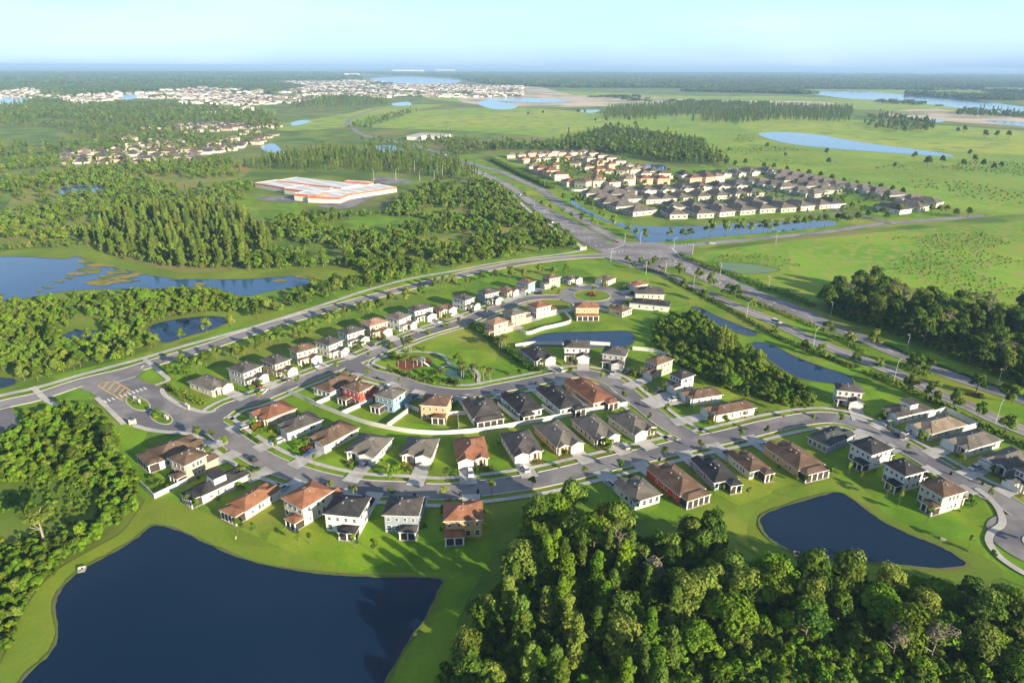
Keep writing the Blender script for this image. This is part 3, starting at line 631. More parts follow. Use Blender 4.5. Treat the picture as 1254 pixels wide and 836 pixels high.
H('G',(585,635),(735,710),(857,674),2,'cream','brown','CD','cream two-storey house with brown roof, last before the turning circle',GP,lanai=-1,g=1)
GQ = 'houses along the highway hedge, right'
H('G',(185,158),(330,174),(352,138),2,'white','char','AB','white two-storey house with charcoal roof at the end of the long copse',GQ,g=1)
H('G',(390,252),(500,300),(686,256),1,'white','char','AB','white bungalow with charcoal roof and small raised dormer below the highway',GQ,g=1,cler=True)
H('G',(550,324),(660,388),(860,334),1,'greige','tan','AB','bungalow with pale tan roof and white-walled yard behind',GQ,g=-1)
H('G',(720,402),(850,470),(1042,412),1,'white','grey','AB','white bungalow with grey-brown roof right of the pale tan roof',GQ,g=-1)
H('G',(900,502),(1055,572),(1230,510),1,'slate','grey','AB','blue-grey gabled bungalow with brown-grey roof near the right edge',GQ,g=-1)
H('G',(1100,562),(1200,606),(1330,550),2,'white','char','AB','white two-storey house cut by the right edge of the view',GQ,g=-1)
GR = 'houses around the street bend by the copse'
H('J',(470,577),(568,553),(480,490),1,'white','black','AB','white bungalow with black roof behind the tall green hedge',GR,g=1)
H('J',(600,520),(735,524),(722,480),2,'white','char','AB','white two-storey house with charcoal roof beside the small inner pond',GR,g=1,fix=(None,13))
H('J',(785,532),(905,547),(942,508),2,'grey','char','AB','grey two-storey house with reddish window shutters facing the bend',GR,g=1)
H('J',(950,580),(1060,592),(1145,560),2,'tan','brown','AB','tan two-storey house with brown and charcoal gables at the street bend',GR,g=1)
H('J',(1085,640),(1180,660),(1250,635),2,'white','black','AB','white two-storey house with black roof wedged between tan and brown-roofed neighbours',GR,g=1)
H('E',(950,250),(1020,292),(1198,264),1,'white','brown','AB','white bungalow with brown roof, long side to the lawn strip by the copse',GR,g=-1)
H('F',(235,245),(305,292),(533,247),1,'cream','brown','AB','cream bungalow with long brown roof at the junction, end of its row',GR,g=-1)
GL = 'houses in the upper row along the boulevard'
H('A',(330,197),(468,250),(578,210),1,'cream','grey','BC','single-storey cream house with grey-brown roof, closest to the gate',GL,g=1)
H('I',(107,562),(190,592),(298,555),2,'grey','char','BC','grey two-storey house with black porch gable, second of the boulevard row',GL,g=1)
H('I',(272,520),(345,550),(438,522),2,'tan','char','BC','tan two-storey house with charcoal roof, third from the gate, red car outside',GL,g=1)
H('I',(388,470),(452,492),(560,462),2,'cream','brown','BC','cream two-storey house with brown roof and gabled garage, fourth from the gate',GL,g=1)
H('I',(535,432),(610,456),(703,432),2,'white','char','BC','white two-storey house with charcoal roof, fifth from the gate',GL,g=1)
H('I',(635,382),(700,402),(790,374),2,'white','char','BC','white two-storey house with grey porch roof, sixth of the boulevard row',GL,g=1)
H('I',(750,340),(810,362),(905,335),2,'pink','pinkish','BC','pinkish two-storey house with peach roof, seventh of the boulevard row',GL,g=1)
H('I',(880,310),(955,330),(1035,308),2,'white','grey','BC','white two-storey house with grey roof between the pinkish and the charcoal-roofed houses',GL,g=1)
H('I',(975,270),(1030,287),(1125,265),2,'white','char','BC','white house with charcoal roof and bright white gabled garage, opposite the park lawn end',GL,g=1)
H('I',(1097,272),(1160,292),(1245,268),1,'tan','brown','BC','low tan house with brown roof before the pale blue houses',GL,g=1)
H('J',(48,255),(120,274),(180,258),2,'white','char','BC','pale blue-white two-storey house with charcoal roof, left end of the far cluster',GL,g=1)
H('J',(165,228),(215,245),(290,228),2,'slate','char','BC','dark slate two-storey house with charcoal roof in the far cluster',GL,g=1)
H('J',(262,218),(335,238),(400,224),1,'tan','brown','BC','tan house with brown roof and cream garage in the far cluster',GL,g=1)
H('J',(365,178),(430,192),(495,182),2,'blue','brown','AB','blue two-storey house with brown roof before the turning circle',GL,g=1)
H('J',(475,155),(530,168),(592,156),2,'green','brown','AB','greenish two-storey house with brown roof beside the turning circle',GL,g=1)
H('J',(572,162),(635,178),(698,165),1,'white','char','BC','bright white gabled bungalow above the turning circle',GL,g=1)
GS = 'houses around the far turning circle'
H('J',(745,170),(812,180),(862,160),1,'cream','brown','AB','cream gabled bungalow with brown roof on the far side of the turning circle',GS,g=-1)
H('J',(890,190),(948,205),(1018,190),1,'white','red','AB','white bungalow with reddish roof right of the turning circle',GS,g=1)
H('J',(950,240),(1100,244),(1060,208),1,'cream','char','DA','cream bungalow with flat-looking charcoal roof behind the long dark-roofed house',GS,g=1)
H('J',(920,284),(1120,304),(1150,280),1,'white','black','DA','long white house with black roof and side windows right of the turning circle',GS,g=1)
H('J',(815,307),(890,330),(975,320),1,'cream','brown','DA','cream bungalow with brown hipped roof on the lawn above the inner pond',GS,g=1)
H('J',(658,310),(780,310),(775,278),2,'peach','orange','CD','peach two-storey house with orange roof and screened deck facing the inner pond',GS,lanai=2,g=1,fix=(None,12))
GT = 'houses left of the inner pond'
H('J',(193,376),(260,394),(335,372),2,'pink','pinkish','CD','pink two-storey house with peach roof beside the park lawn',GT,g=-1,lanai=-1)
H('J',(275,332),(345,350),(425,330),2,'tan','grey','CD','tan two-storey house with grey-brown roof behind the pink house',GT,g=-1,lanai=-1)
H('J',(402,292),(468,312),(545,295),2,'cream','red','CD','cream two-storey house with reddish roof and white curved fence behind',GT,g=-1,lanai=1)
def drives():
    for i, (a, b, hw) in enumerate(DRIVES):
        t = (b-a).normalized(); nn = Vector((-t.y, t.x, 0)); z = .145+.0006*i
        mb = MB(); q = b+t*.6; mb.face([(p.x, p.y, z) for p in (a-nn*hw, q-nn*(hw+.3), q+nn*(hw+.3), a+nn*hw)]); tag(mb.build('driveway', m_drive), kind='structure')
drives()
for i in (0, 1, 2): kerbs(i, on_drive)
kerbs(3)
walk(0, 1, rng=(.13, .97)); walk(0, -1, rng=(.13, .86)); walk(1, 1, rng=(0, .93)); walk(1, -1, rng=(0, .93)); walk(2, 1, rng=(.02, .98)); walk(2, -1, rng=(.02, .98))
# ================================================================== VEGETATION
from mathutils import noise as mnoise
def leafm(name, c1, c2, rnd=.22, tr=.32, scale=.9):
    m = mat(name, c1, c2, scale, rough=.75, spec=.15, rnd=rnd); t = m.node_tree; b = t.nodes['Principled BSDF']; o = t.nodes['Material Output']
    tl = t.nodes.new('ShaderNodeBsdfTranslucent'); mx = t.nodes.new('ShaderNodeMixShader'); mx.inputs[0].default_value = tr
    src = b.inputs['Base Color'].links[0].from_socket; t.links.new(src, tl.inputs[0]); t.links.new(b.outputs[0], mx.inputs[1]); t.links.new(tl.outputs[0], mx.inputs[2]); t.links.new(mx.outputs[0], o.inputs[0]); return m
lf_oak = leafm('leaves_oak', (0.066,0.122,0.011), (0.118,0.179,0.015)); lf_bright = leafm('leaves_bright', (0.108,0.215,0.009), (0.174,0.271,0.017)); lf_pine = leafm('needles', (0.089,0.157,0.019), (0.155,0.215,0.029))
lf_dark = leafm('leaves_dark', (0.045,0.098,0.013), (0.081,0.144,0.018)); lf_olive = leafm('leaves_olive', (0.151,0.213,0.029), (0.218,0.275,0.045)); lf_grey = leafm('grey_twigs', (.15,.13,.09), (.20,.175,.12), tr=.1)
lf_palm = leafm('palm_fronds', (.09,.12,.025), (.14,.16,.03)); lf_far = leafm('leaves_far', (0.090,0.150,0.026), (0.162,0.231,0.037), rnd=.3); lf_gold = leafm('leaves_gold', (.22,.24,.02), (.28,.27,.03))
lf_red = leafm('leaves_red', (.20,.06,.03), (.26,.09,.04))
m_bark = mat('bark', (.13,.10,.075), (.19,.155,.12), 1.5); m_barkg = mat('bark_grey', (.24,.21,.18), (.30,.27,.23), 1.5)
def rv(): 
    while True:
        v = Vector((R.uniform(-1,1), R.uniform(-1,1), R.uniform(-1,1)))
        if .05 < v.length < 1: return v.normalized()
def card(mb, p, n, s, mt):
    u = n.cross(rv()); u = u.normalized() if u.length > .01 else Vector((1,0,0)); v = n.cross(u)
    a, b, c, d = (R.uniform(.6, 1.2)*s for _ in range(4)); k = n*s*.25
    mb.face([p-u*a-k, p-v*b, p+u*c-k, p+v*d], mt)
def lobe(mb, c, r, n, s, mt, up=.35, flat=1.0):
    for _ in range(n):
        d = rv(); q = R.random()**.28
        if d.z < -.5: d.z *= -.6
        p = c+Vector((d.x*r.x, d.y*r.y, d.z*r.z*flat))*q; p = p+mnoise.noise_vector(p*.9)*.55*r.x*.6; card(mb, p, (d+Vector((0,0,up))+rv()*.55).normalized(), s*R.uniform(.7, 1.3), mt)
def crown_oak(rad_, h0, h1, nl, n, s, mt, mt2=None):
    mb = MB()
    for i in range(nl):
        a = R.uniform(0, math.tau); q = R.random()**.6; k = R.uniform(.3, .5)
        z = h0+(h1-h0)*(1-q*q*.65)*R.uniform(.62, .95)
        lobe(mb, Vector((math.cos(a)*q*rad_*.72, math.sin(a)*q*rad_*.72, z)), Vector((k*rad_, k*rad_, k*rad_*.72)), n//nl, s, mt2 if mt2 and R.random() < .3 else mt)
    return mb.mesh('crown')
def crown_pine(rad_, h0, h1, nl, n, s, mt):
    mb = MB()
    for i in range(nl):
        f = (i+.5)/nl; a = i*2.4+R.uniform(-.5,.5); w_ = (math.sin(math.pi*min(1, .25+f*.75))*.9+.12); q = R.uniform(.05, .5)*w_
        lobe(mb, Vector((math.cos(a)*q*rad_, math.sin(a)*q*rad_, h0+(h1-h0)*f)), Vector((1,1,.8))*rad_*R.uniform(.42,.58)*(1.15-.55*f), n//nl, s, mt)
    return mb.mesh('crown')
def trunk(h, r, lean=.0, limbs=4, mt=None, spread=2.0):
    mb = MB(); mt = mt or m_bark; p = Vector((0,0,-.3)); k = 4
    for i in range(k):
        q = Vector((lean*(i+1)/k*h+R.uniform(-.12,.12), R.uniform(-.12,.12), h*(i+1)/k)); mb.rod(p, q, r*(1-.2*i), r*(1-.2*(i+1)), 6, mt); p = q
        if i >= 1:
            for _ in range(limbs//2 or 1):
                a = R.uniform(0, math.tau); mb.rod(q, q+Vector((math.cos(a)*spread, math.sin(a)*spread, spread*.7)), r*.42, r*.12, 5, mt)
    return mb.mesh('trunk')
PROTO = {}
def proto(kind, tr, cr): PROTO.setdefault(kind, []).append((tr, cr))
for i in range(5):
    r = R.uniform(3.6, 4.8); proto('broadleaf', trunk(6.5, .32, 0, 6, spread=2.4), crown_oak(r, 3.0, 11.5, 26, 3600, .33, [lf_oak, lf_bright, lf_dark, lf_oak, lf_olive][i], [lf_bright, lf_oak, lf_oak, lf_olive, lf_oak][i]))
for i in range(4): proto('light', trunk(4.0, .2, 0, 4, spread=1.5), crown_oak(R.uniform(2.5, 3.2), .6, 6.8, 14, 1800, .31, [lf_bright, lf_bright, lf_bright, lf_olive][i], lf_oak if i else lf_gold))
for i in range(5): proto('pine', trunk(11.0, .2, R.uniform(-.02,.02), 2, m_bark, .9), crown_pine(R.uniform(2.5, 3.1), 3.6, 14.0, 18, 2500, .31, [lf_pine, lf_pine, lf_olive, lf_bright, lf_oak][i]))
for i in range(2):
    mb = MB(); tm = trunk(7.5, .26, 0, 8, m_barkg, 2.8); [lobe(mb, Vector((R.uniform(-2.2,2.2),R.uniform(-2.2,2.2),R.uniform(6,10))), Vector((1.7,1.7,1.3)), 110, .24, lf_grey if q_ % 3 else lf_olive) for q_ in range(9)]; proto('grey', tm, mb.mesh('crown'))
for i in range(3): proto('street', trunk(2.2, .12, 0, 2, spread=.7), crown_oak(R.uniform(1.8, 2.2), .2, 5.4, 11, 900, .31, [lf_olive, lf_oak, lf_olive][i], lf_oak))
for i in range(2): proto('sapling', trunk(1.8, .06, 0, 2, spread=.4), crown_oak(.85, 1.0, 3.2, 4, 130, .26, [lf_oak, lf_olive][i]))
for i in range(3): proto('shrub', None, crown_oak(R.uniform(1.0, 1.3), -.1, 1.5, 5, 200, .25, [lf_oak, lf_bright, lf_bright][i], lf_oak))
proto('goldshrub', None, crown_oak(1.4, -.1, 2.2, 5, 240, .26, lf_gold)); proto('redshrub', None, crown_oak(1.4, -.1, 1.2, 5, 240, .26, lf_red))
proto('lime', trunk(2.0, .12, 0, 2, spread=.7), crown_oak(2.1, .7, 4.8, 8, 620, .34, lf_bright, lf_gold))
mb = MB()
for q_ in range(9): a_ = q_*2.4; lobe(mb, Vector((math.cos(a_)*2.6*math.sqrt(q_/9)+.5, math.sin(a_)*2.6*math.sqrt(q_/9), 7.6+R.uniform(-.3,.5))), Vector((1.5,1.5,.55)), 170, .3, lf_olive if q_ % 2 else lf_pine)
proto('flatpine', trunk(7.2, .3, .06, 6, m_barkg, 1.9), mb.mesh('crown'))
def palm(h):
    mb = MB(); t = trunk(h, .16, R.uniform(-.03,.03), 0, m_barkg, .1)
    for i in range(16):
        a = i*math.tau/16+R.uniform(-.15,.15); e = R.uniform(-.2, .9); d = Vector((math.cos(a), math.sin(a), 0)); pp = Vector((0,0,h)); s_ = Vector((-d.y, d.x, 0))
        for k in range(4):
            q = pp+d*.62*math.cos(e)+Vector((0,0,1))*.62*math.sin(e); e -= .5; w_ = [.34,.42,.34,.12][k]; w0 = [.08,.34,.42,.34][k]
            mb.face([pp-s_*w0, pp+s_*w0, q+s_*w_, q-s_*w_], lf_palm); pp = q
    return t, mb.mesh('fronds')
for h in (4.2, 5.2, 6.2): proto('palm', *palm(h))
TN = {'flatpine':'pine_tree','broadleaf':'broadleaf_tree','light':'bushy_tree','pine':'pine_tree','grey':'bare_tree','street':'verge_tree','sapling':'young_tree','shrub':'shrub','goldshrub':'shrub','redshrub':'shrub','lime':'young_tree','palm':'palm_tree'}
def plant(kind, p, s, label, group=None, cat=None, var=None):
    tr, cr = R.choice(PROTO[kind]) if var is None else PROTO[kind][var % len(PROTO[kind])]
    cat = cat or ('shrub' if 'shrub' in kind else 'palm' if kind == 'palm' else 'tree'); rz = R.uniform(0, math.tau)
    if tr is None: o = link(TN[kind], cr, None, p, rz)
    else:
        o = empty(TN[kind], p, rz); link('trunk', tr, o); link('crown' if kind != 'palm' else 'fronds', cr, o)
    o.scale = (s*R.uniform(.9,1.1), s*R.uniform(.9,1.1), s); tag(o, label, cat, group); return o
def split(pts, n, fn, key, s0, s1, label):
    pts = sorted(pts, key=lambda p: (p-CAM).length); [fn(p) for p in pts[:n]]; scatter('woodland', pts[n:], key, s0, s1, label=label)
def wpoly(px): return [P(*q) for q in px]
def free(p, m=1.0, houses=True):
    if near_road(p, m): return False
    if houses:
        for c, rz, hw, hd, fn in HOUSES:
            d = p-c
            if d.length < 18:
                x = d.x*math.cos(rz)+d.y*math.sin(rz); y = -d.x*math.sin(rz)+d.y*math.cos(rz)
                if abs(x) < hw+m and abs(y) < hd+m+1.5: return False
        if on_drive(p): return False
    return True
def fill(poly, sp, avoid=(), m=1.0, houses=False, cap=10**9, rg=None, check=True, jit=.85):
    """jittered grid inside a world polygon"""
    abb = [(min(p.x for p in a), max(p.x for p in a), min(p.y for p in a), max(p.y for p in a), a) for a in avoid]
    x0 = min(p.x for p in poly); x1 = max(p.x for p in poly); y0 = min(p.y for p in poly); y1 = max(p.y for p in poly); out = []; j = 0; y = y0
    while y < y1:
        x = x0+(j % 2)*sp/2
        while x < x1:
            q = Vector((x+R.uniform(-.5,.5)*sp*jit, y+R.uniform(-.5,.5)*sp*jit, 0))
            if inpoly(q.x, q.y, poly) and not any(u0 < q.x < u1 and v0 < q.y < v1 and inpoly(q.x, q.y, a) for u0, u1, v0, v1, a in abb) and (not check or free(q, m, houses)): out.append(q)
            x += sp
        y += sp*.87; j += 1
    R.shuffle(out); return out[:cap]
# ---- scattered stuff through geometry nodes
def gn(col):
    g = bpy.data.node_groups.new('scatter', 'GeometryNodeTree'); g.interface.new_socket('Geometry', in_out='INPUT', socket_type='NodeSocketGeometry'); g.interface.new_socket('Geometry', in_out='OUTPUT', socket_type='NodeSocketGeometry')
    N = g.nodes; L = g.links; i = N.new('NodeGroupInput'); o = N.new('NodeGroupOutput'); ip = N.new('GeometryNodeInstanceOnPoints'); ci = N.new('GeometryNodeCollectionInfo')
    ci.inputs[0].default_value = col; ci.inputs[1].default_value = True; ci.inputs[2].default_value = True; ip.inputs['Pick Instance'].default_value = True
    def at(n, t):
        a = N.new('GeometryNodeInputNamedAttribute'); a.data_type = t; a.inputs[0].default_value = n; return a.outputs[0]
    cx = N.new('ShaderNodeCombineXYZ'); L.new(at('rot', 'FLOAT'), cx.inputs[2]); L.new(i.outputs[0], ip.inputs['Points']); L.new(ci.outputs[0], ip.inputs['Instance'])
    L.new(at('var', 'INT'), ip.inputs['Instance Index']); L.new(cx.outputs[0], ip.inputs['Rotation']); L.new(at('scl', 'FLOAT_VECTOR'), ip.inputs['Scale']); L.new(ip.outputs[0], o.inputs[0]); return g
_gn = {}
def variants(key, meshes):
    c = bpy.data.collections.new('variants_'+key)
    for i, m in enumerate(meshes):
        o = bpy.data.objects.new('v%02d_%s' % (i, key), m); c.objects.link(o)
    _gn[key] = (gn(c), len(meshes))
def scatter(name, pts, key, smin, smax, kind='stuff', label=None, cat=None, rots=None, zs=(.85, 1.2)):
    if not pts: return
    me = bpy.data.meshes.new(name); me.from_pydata([tuple(p) for p in pts], [], []); n = len(pts); g, nv = _gn[key]
    a = me.attributes.new('rot', 'FLOAT', 'POINT'); a.data.foreach_set('value', rots or [R.uniform(0, math.tau) for _ in range(n)])
    a = me.attributes.new('var', 'INT', 'POINT'); a.data.foreach_set('value', [R.randrange(nv) for _ in range(n)])
    v = []
    for _ in range(n): s = R.uniform(smin, smax); v += [s, s, s*R.uniform(*zs)]
    a = me.attributes.new('scl', 'FLOAT_VECTOR', 'POINT'); a.data.foreach_set('vector', v)
    o = link(name, me); md = o.modifiers.new('scatter', 'NODES'); md.node_group = g; tag(o, label, cat, kind=kind); return o
def both(tr, cr):
    bm = bmesh.new(); bm.from_mesh(cr); k = len(cr.materials)
    me = bpy.data.meshes.new('tree'); 
    for m_ in cr.materials: me.materials.append(m_)
    if tr:
        me.materials.append(tr.materials[0]); n0 = len(bm.faces); bm.from_mesh(tr); bm.faces.ensure_lookup_table()
        for f in bm.faces[n0:]: f.material_index = k
    bm.to_mesh(me); bm.free(); return me
def lowtree(r, h0, h1, mt, n=110, s=.95, pine=False):
    cr = crown_pine(r, h0, h1, 9, int(n*1.3), s*.9, mt) if pine else crown_oak(r, h0*.3, h1, 10, int(n*1.5), s*.85, mt, lf_far)
    mb = MB(); mb.rod((0,0,-.2), (0,0,h0+.35*(h1-h0)), .22, .15, 4, m_bark); return both(mb.mesh('trunk'), cr)
variants('near', [both(*p) for k in ('broadleaf', 'light') for p in PROTO[k]])
variants('small', [both(*p) for k in ('light',) for p in PROTO[k]])
variants('pine', [both(*p) for p in PROTO['pine']])
variants('shrub', [both(*p) for p in PROTO['shrub']]+[both(*PROTO['redshrub'][0]), both(*PROTO['goldshrub'][0])][:0])
variants('scrub', [lowtree(2.0, .2, 4.2, m_, 150, .55) for m_ in (lf_oak, lf_bright, lf_bright, lf_bright, lf_olive, lf_olive)])
variants('mid', [lowtree(3.4, 1.5, 9.5, m_, 190, .85) for m_ in (lf_oak, lf_far, lf_dark, lf_far, lf_olive)]+[lowtree(2.3, 3, 13, lf_pine, 150, .8, True)])
variants('midpine', [lowtree(2.3, 3, 13.5, m_, 190, .75, True) for m_ in (lf_pine, lf_pine, lf_olive, lf_far)])
def cluster(n, rr_, mt, h=9, pine=False):
    mb = MB()
    for i in range(n):
        a = R.uniform(0, math.tau); q = math.sqrt(R.random())*rr_; hh = h*R.uniform(.7, 1.25); lobe(mb, Vector((q*math.cos(a), q*math.sin(a), hh*.55)), Vector((3.6, 3.6, hh*.45)), 22, 2.1, R.choice(mt))
    return mb.mesh('trees')
variants('cluster', [cluster(16, 19, [lf_far, lf_dark, lf_oak]) for _ in range(5)])
variants('grass', [cluster(1, .1, [lf_bright], .8)])
from mathutils import noise as mnoise
def thin(pts, sc, thr, off=0): return [p for p in pts if mnoise.noise(Vector((p.x*sc+off, p.y*sc, 1.7)))+R.uniform(-.12,.12) > thr]
WATER = []
for o in bpy.data.objects:
    if o.name.startswith('pond'): WATER.append([Vector(v.co) for v in o.data.vertices])
# --- big wood at the bottom
WB = wpoly([(535,960),(545,830),(582,775),(604,742),(624,705),(636,660),(650,628),(690,628),(730,640),(765,655),(800,668),(870,668),(915,692),(960,714),(1020,722),(1100,722),(1180,733),(1254,760),(1340,785),(1340,960)])
PB = wpoly([(600,800),(620,740),(660,700),(740,690),(800,700),(850,735),(840,800),(800,900),(620,900)])
OPEN = wpoly([(800,960),(830,870),(890,822),(950,792),(1000,800),(1060,835),(1180,845),(1340,870),(1340,960)])
pts = fill(WB, 7.0, [OPEN]); 
for p in fill(OPEN, 5.2)[:45]: plant('light', p, R.uniform(.4, .75), 'low bright bushy tree on the open lower edge of the big wood', 'bushy trees at the lower edge of the big wood')
scatter('undergrowth', fill(OPEN, 1.9, [], .5), 'shrub', .9, 1.9, label='bright bushes on the open lower edge of the big wood')
pts.sort(key=lambda p: p.y)
for p in pts:
    if inpoly(p.x, p.y, PB):
        if R.random() < .72: plant('pine', p, R.uniform(.85, 1.15), 'tall slender pine with pale yellow-green crown in the middle of the big wood', 'pines in the big wood'); continue
    if R.random() < .06: plant('grey', p, R.uniform(.9, 1.2), 'grey thinly leaved tree among green crowns of the big wood', 'grey trees in the big wood'); continue
    edge = p.y < P(0, 790).y
    plant('light' if (edge and R.random() < .6) or R.random() < .15 else 'broadleaf', p, R.uniform(.8, 1.2) if not edge else R.uniform(.7, 1.15), 'leafy broadleaf tree of the dense wood between the two near ponds', 'broadleaf trees in the big wood')
scatter('undergrowth', fill(WB, 2.5, [], .5), 'shrub', 1.0, 2.6, label='low undergrowth between the trees of the big wood')
# --- left wood
WL_ = wpoly([(-90,555),(0,540),(40,512),(90,496),(118,505),(140,528),(148,560),(172,592),(172,622),(130,650),(92,682),(52,715),(28,748),(4,800),(-60,850),(-160,850)])
CLR = wpoly([(-60,600),(20,592),(70,588),(128,602),(122,632),(70,662),(20,668),(-60,680)])
split(thin(fill(WL_, 5.0, [CLR]), .045, -.28), 150, lambda p: plant('light' if R.random() < .93 else 'broadleaf', p, R.uniform(.45, .8), 'bright leafy tree of the left wood beside the pond bank', 'trees in the left wood'), 'small', .45, .8, 'bright leafy mass at the back of the left wood')
scatter('undergrowth', fill(WL_, 2.1, [CLR], .5), 'shrub', .9, 2.0, label='bushy undergrowth of the left wood')
scatter('undergrowth', thin(fill(CLR, 2.4, [], .5), .05, -.1), 'shrub', .5, .9, label='low weeds in the clearing of the left wood')
plant('flatpine', P(54, 664), 1.15, 'lone flat-topped pine with bare leaning trunk above the left bank', None, var=0)
# --- copse between inner pond and highway
WC = wpoly([(800,398),(820,388),(852,384),(880,402),(902,418),(930,440),(962,462),(998,488),(990,500),(940,494),(880,474),(830,448),(802,425)])
split(fill(WC, 6.2), 75, lambda p: plant('light' if R.random() < .9 else 'broadleaf', p, R.uniform(.45, .8), 'leafy tree of the long copse between the houses and the highway pond', 'trees in the long copse'), 'small', .5, .85, 'far end of the long copse')
for q in [(868,428),(873,424),(878,430),(884,427),(888,434),(876,434),(893,438),(880,437)]: plant('pine', P(*q), R.uniform(.75, .95), 'brownish bare-trunked pine standing in the middle of the long copse', 'pines in the long copse', var=2)
scatter('undergrowth', fill(WC, 2.7, [], .5), 'shrub', .9, 1.8, label='low bushes under the trees of the long copse')
# --- wood right of the highway
WR = wpoly([(1004,378),(1035,362),(1070,352),(1110,372),(1180,382),(1254,388),(1360,395),(1360,520),(1300,492),(1254,474),(1200,452),(1150,432),(1090,408),(1040,392)])
for p in fill(WR, 8.2, m=4, cap=120): plant('grey' if R.random() < .12 else 'broadleaf', p, R.uniform(.95, 1.35), 'dark rounded tree of the wood beyond the highway', 'trees in the wood beyond the highway', var=R.choice([2, 2, 2, 0, 4]))
scatter('woodland', fill(WR, 15, m=5), 'mid', .9, 1.3, label='dense crowns filling the wood beyond the highway')
scatter('undergrowth', fill(WR, 3.4, [], 2), 'shrub', 1., 2.2, label='undergrowth of the wood beyond the highway')
# --- pine stand beyond the lake
PS = wpoly([(108,302),(150,317),(228,330),(300,327),(340,318),(325,290),(292,262),(240,252),(170,256),(125,268)])
for p in fill(PS, 8.2, cap=240): plant('pine', p, R.uniform(.75, 1.05), 'pale pine of the dense stand behind the western lake', 'pines behind the western lake', var=R.choice([0, 1, 2, 2]))
scatter('undergrowth', fill(PS, 5, [], 2, check=False), 'scrub', .7, 1.3, label='bushes at the foot of the pine stand')
# --- wood between lake and boulevard
LW = wpoly([(-80,378),(0,372),(60,370),(140,360),(255,357),(305,368),(345,372),(330,382),(240,384),(196,392),(180,404),(190,424),(150,440),(75,460),(0,472),(-80,490)])
LA = [wpoly([(95,392),(125,388),(122,412),(70,420),(66,412)]), wpoly([(-80,452),(22,456),(40,464),(10,490),(-80,490)])]
for p in fill(LW, 11.5, LA+WATER, m=5, cap=35): plant('light' if R.random() < .9 else 'broadleaf', p, R.uniform(.6, 1.0), 'leafy tree of the strip between the western lake and the boulevard', 'trees between lake and boulevard')
scatter('woodland', fill(LW, 7.2, LA+WATER, m=5), 'small', .5, .9, label='leafy mass of the strip between lake and boulevard')
scatter('scrub', thin(fill(LW, 4.4, LA+WATER, 3), .03, -.25), 'scrub', .5, 1.1, label='scrub between the lake and the boulevard')
# --- scrub on the left and middle
S1 = wpoly([(300,332),(420,326),(445,338),(385,352),(345,366),(355,378),(400,366),(562,326),(700,306),(712,298),(690,278),(660,262),(640,248),(618,232),(585,218),(545,222),(505,240),(480,250),(470,262),(380,266),(340,270),(320,292)])
LAWNS = [wpoly([(385,284),(410,270),(470,264),(530,268),(525,274),(470,283),(425,286)]), wpoly([(330,206),(300,225),(290,245),(380,262),(400,255),(490,240),(500,215),(420,208)])]
a_ = fill(S1, 5.4, LAWNS, m=7); scatter('scrub', thin(a_, .02, -.22), 'scrub', .5, 1.8, label='dense scrub between the boulevard and the low white building')
scatter('woodland', thin(fill(S1, 14, LAWNS, m=8), .012, .05, 9), 'near', .5, .85, label='taller trees rising out of the scrub')
S2 = wpoly([(-100,205),(100,188),(300,196),(312,232),(290,252),(170,252),(118,262),(100,290),(60,300),(-100,306)])
scatter('scrub', thin(fill(S2, 7.5, WATER, check=False), .012, -.08), 'scrub', .8, 1.7, label='patchy scrub on the western marsh')
scatter('woodland', thin(fill(S2, 20, WATER, check=False), .006, .05, 4), 'mid', .6, 1.1, label='scattered trees on the western marsh')
scatter('scrub', fill(wpoly([(0,302),(70,296),(105,296),(100,302),(50,304),(0,308)]), 5, WATER, check=False), 'scrub', .5, 1.0, label='reeds on the north shore of the western lake')
for nm, px, sp, key, s0, s1, thr in [
    ('behind the low white building', [(300,205),(330,193),(400,186),(470,188),(520,196),(575,202),(610,214),(560,222),(500,214),(440,211),(380,211),(330,210)], 11, 'midpine', .8, 1.1, -.5),
    ('around the western houses', [(-100,202),(-100,150),(60,140),(140,152),(340,150),(350,165),(350,190),(300,196),(100,188)], 19, 'mid', .8, 1.2, .0),
    ('west of the far town', [(-150,150),(-150,132),(60,128),(200,128),(330,140),(345,152),(330,160),(240,148),(150,152),(60,145)], 17, 'mid', 1.0, 1.5, -.5),
    ('between fields and far town', [(352,130),(400,119),(470,121),(482,128),(420,134),(365,135)], 22, 'midpine', 1.0, 1.3, -.5),
    ('on the meadow edge, middle distance', [(738,146),(745,134),(830,128),(905,128),(945,130),(1045,134),(1040,150),(960,148),(900,152),(830,150)], 17, 'midpine', 1.0, 1.25, -.5),
    ('on the eastern meadow', [(1055,150),(1070,140),(1140,150),(1150,160),(1100,163),(1065,158)], 20, 'mid', 1.1, 1.5, -.2),
    ('by the eastern lake', [(1165,142),(1180,135),(1254,140),(1340,146),(1340,150),(1254,145)], 20, 'mid', 1.1, 1.5, -.3),
    ('north of the red-roofed houses', [(596,186),(612,172),(720,168),(742,158),(800,166),(862,176),(870,190),(898,202),(870,206),(830,205),(800,196),(740,187),(640,184)], 10.5, 'mid', 1.0, 1.4, -.3),
    ('along the road to the far town', [(420,160),(440,150),(500,135),(512,137),(450,160),(460,168),(530,185),(500,190),(440,180),(400,170),(340,175),(330,165)], 20, 'mid', .7, 1.1, -.15),
    ('left of the upper highway', [(350,190),(360,172),(440,182),(520,195),(480,200),(400,190)], 18, 'mid', .7, 1.0, .0),
    ('beyond the shop at the upper highway', [(512,172),(600,170),(610,176),(600,186),(560,192),(540,180)], 14, 'mid', .8, 1.1, -.3),
    ]:
    scatter('woodland', thin(fill(wpoly(px), sp, WATER, m=8, check=sp < 13), .004, thr), key, s0, s1, label='mass of trees '+nm)
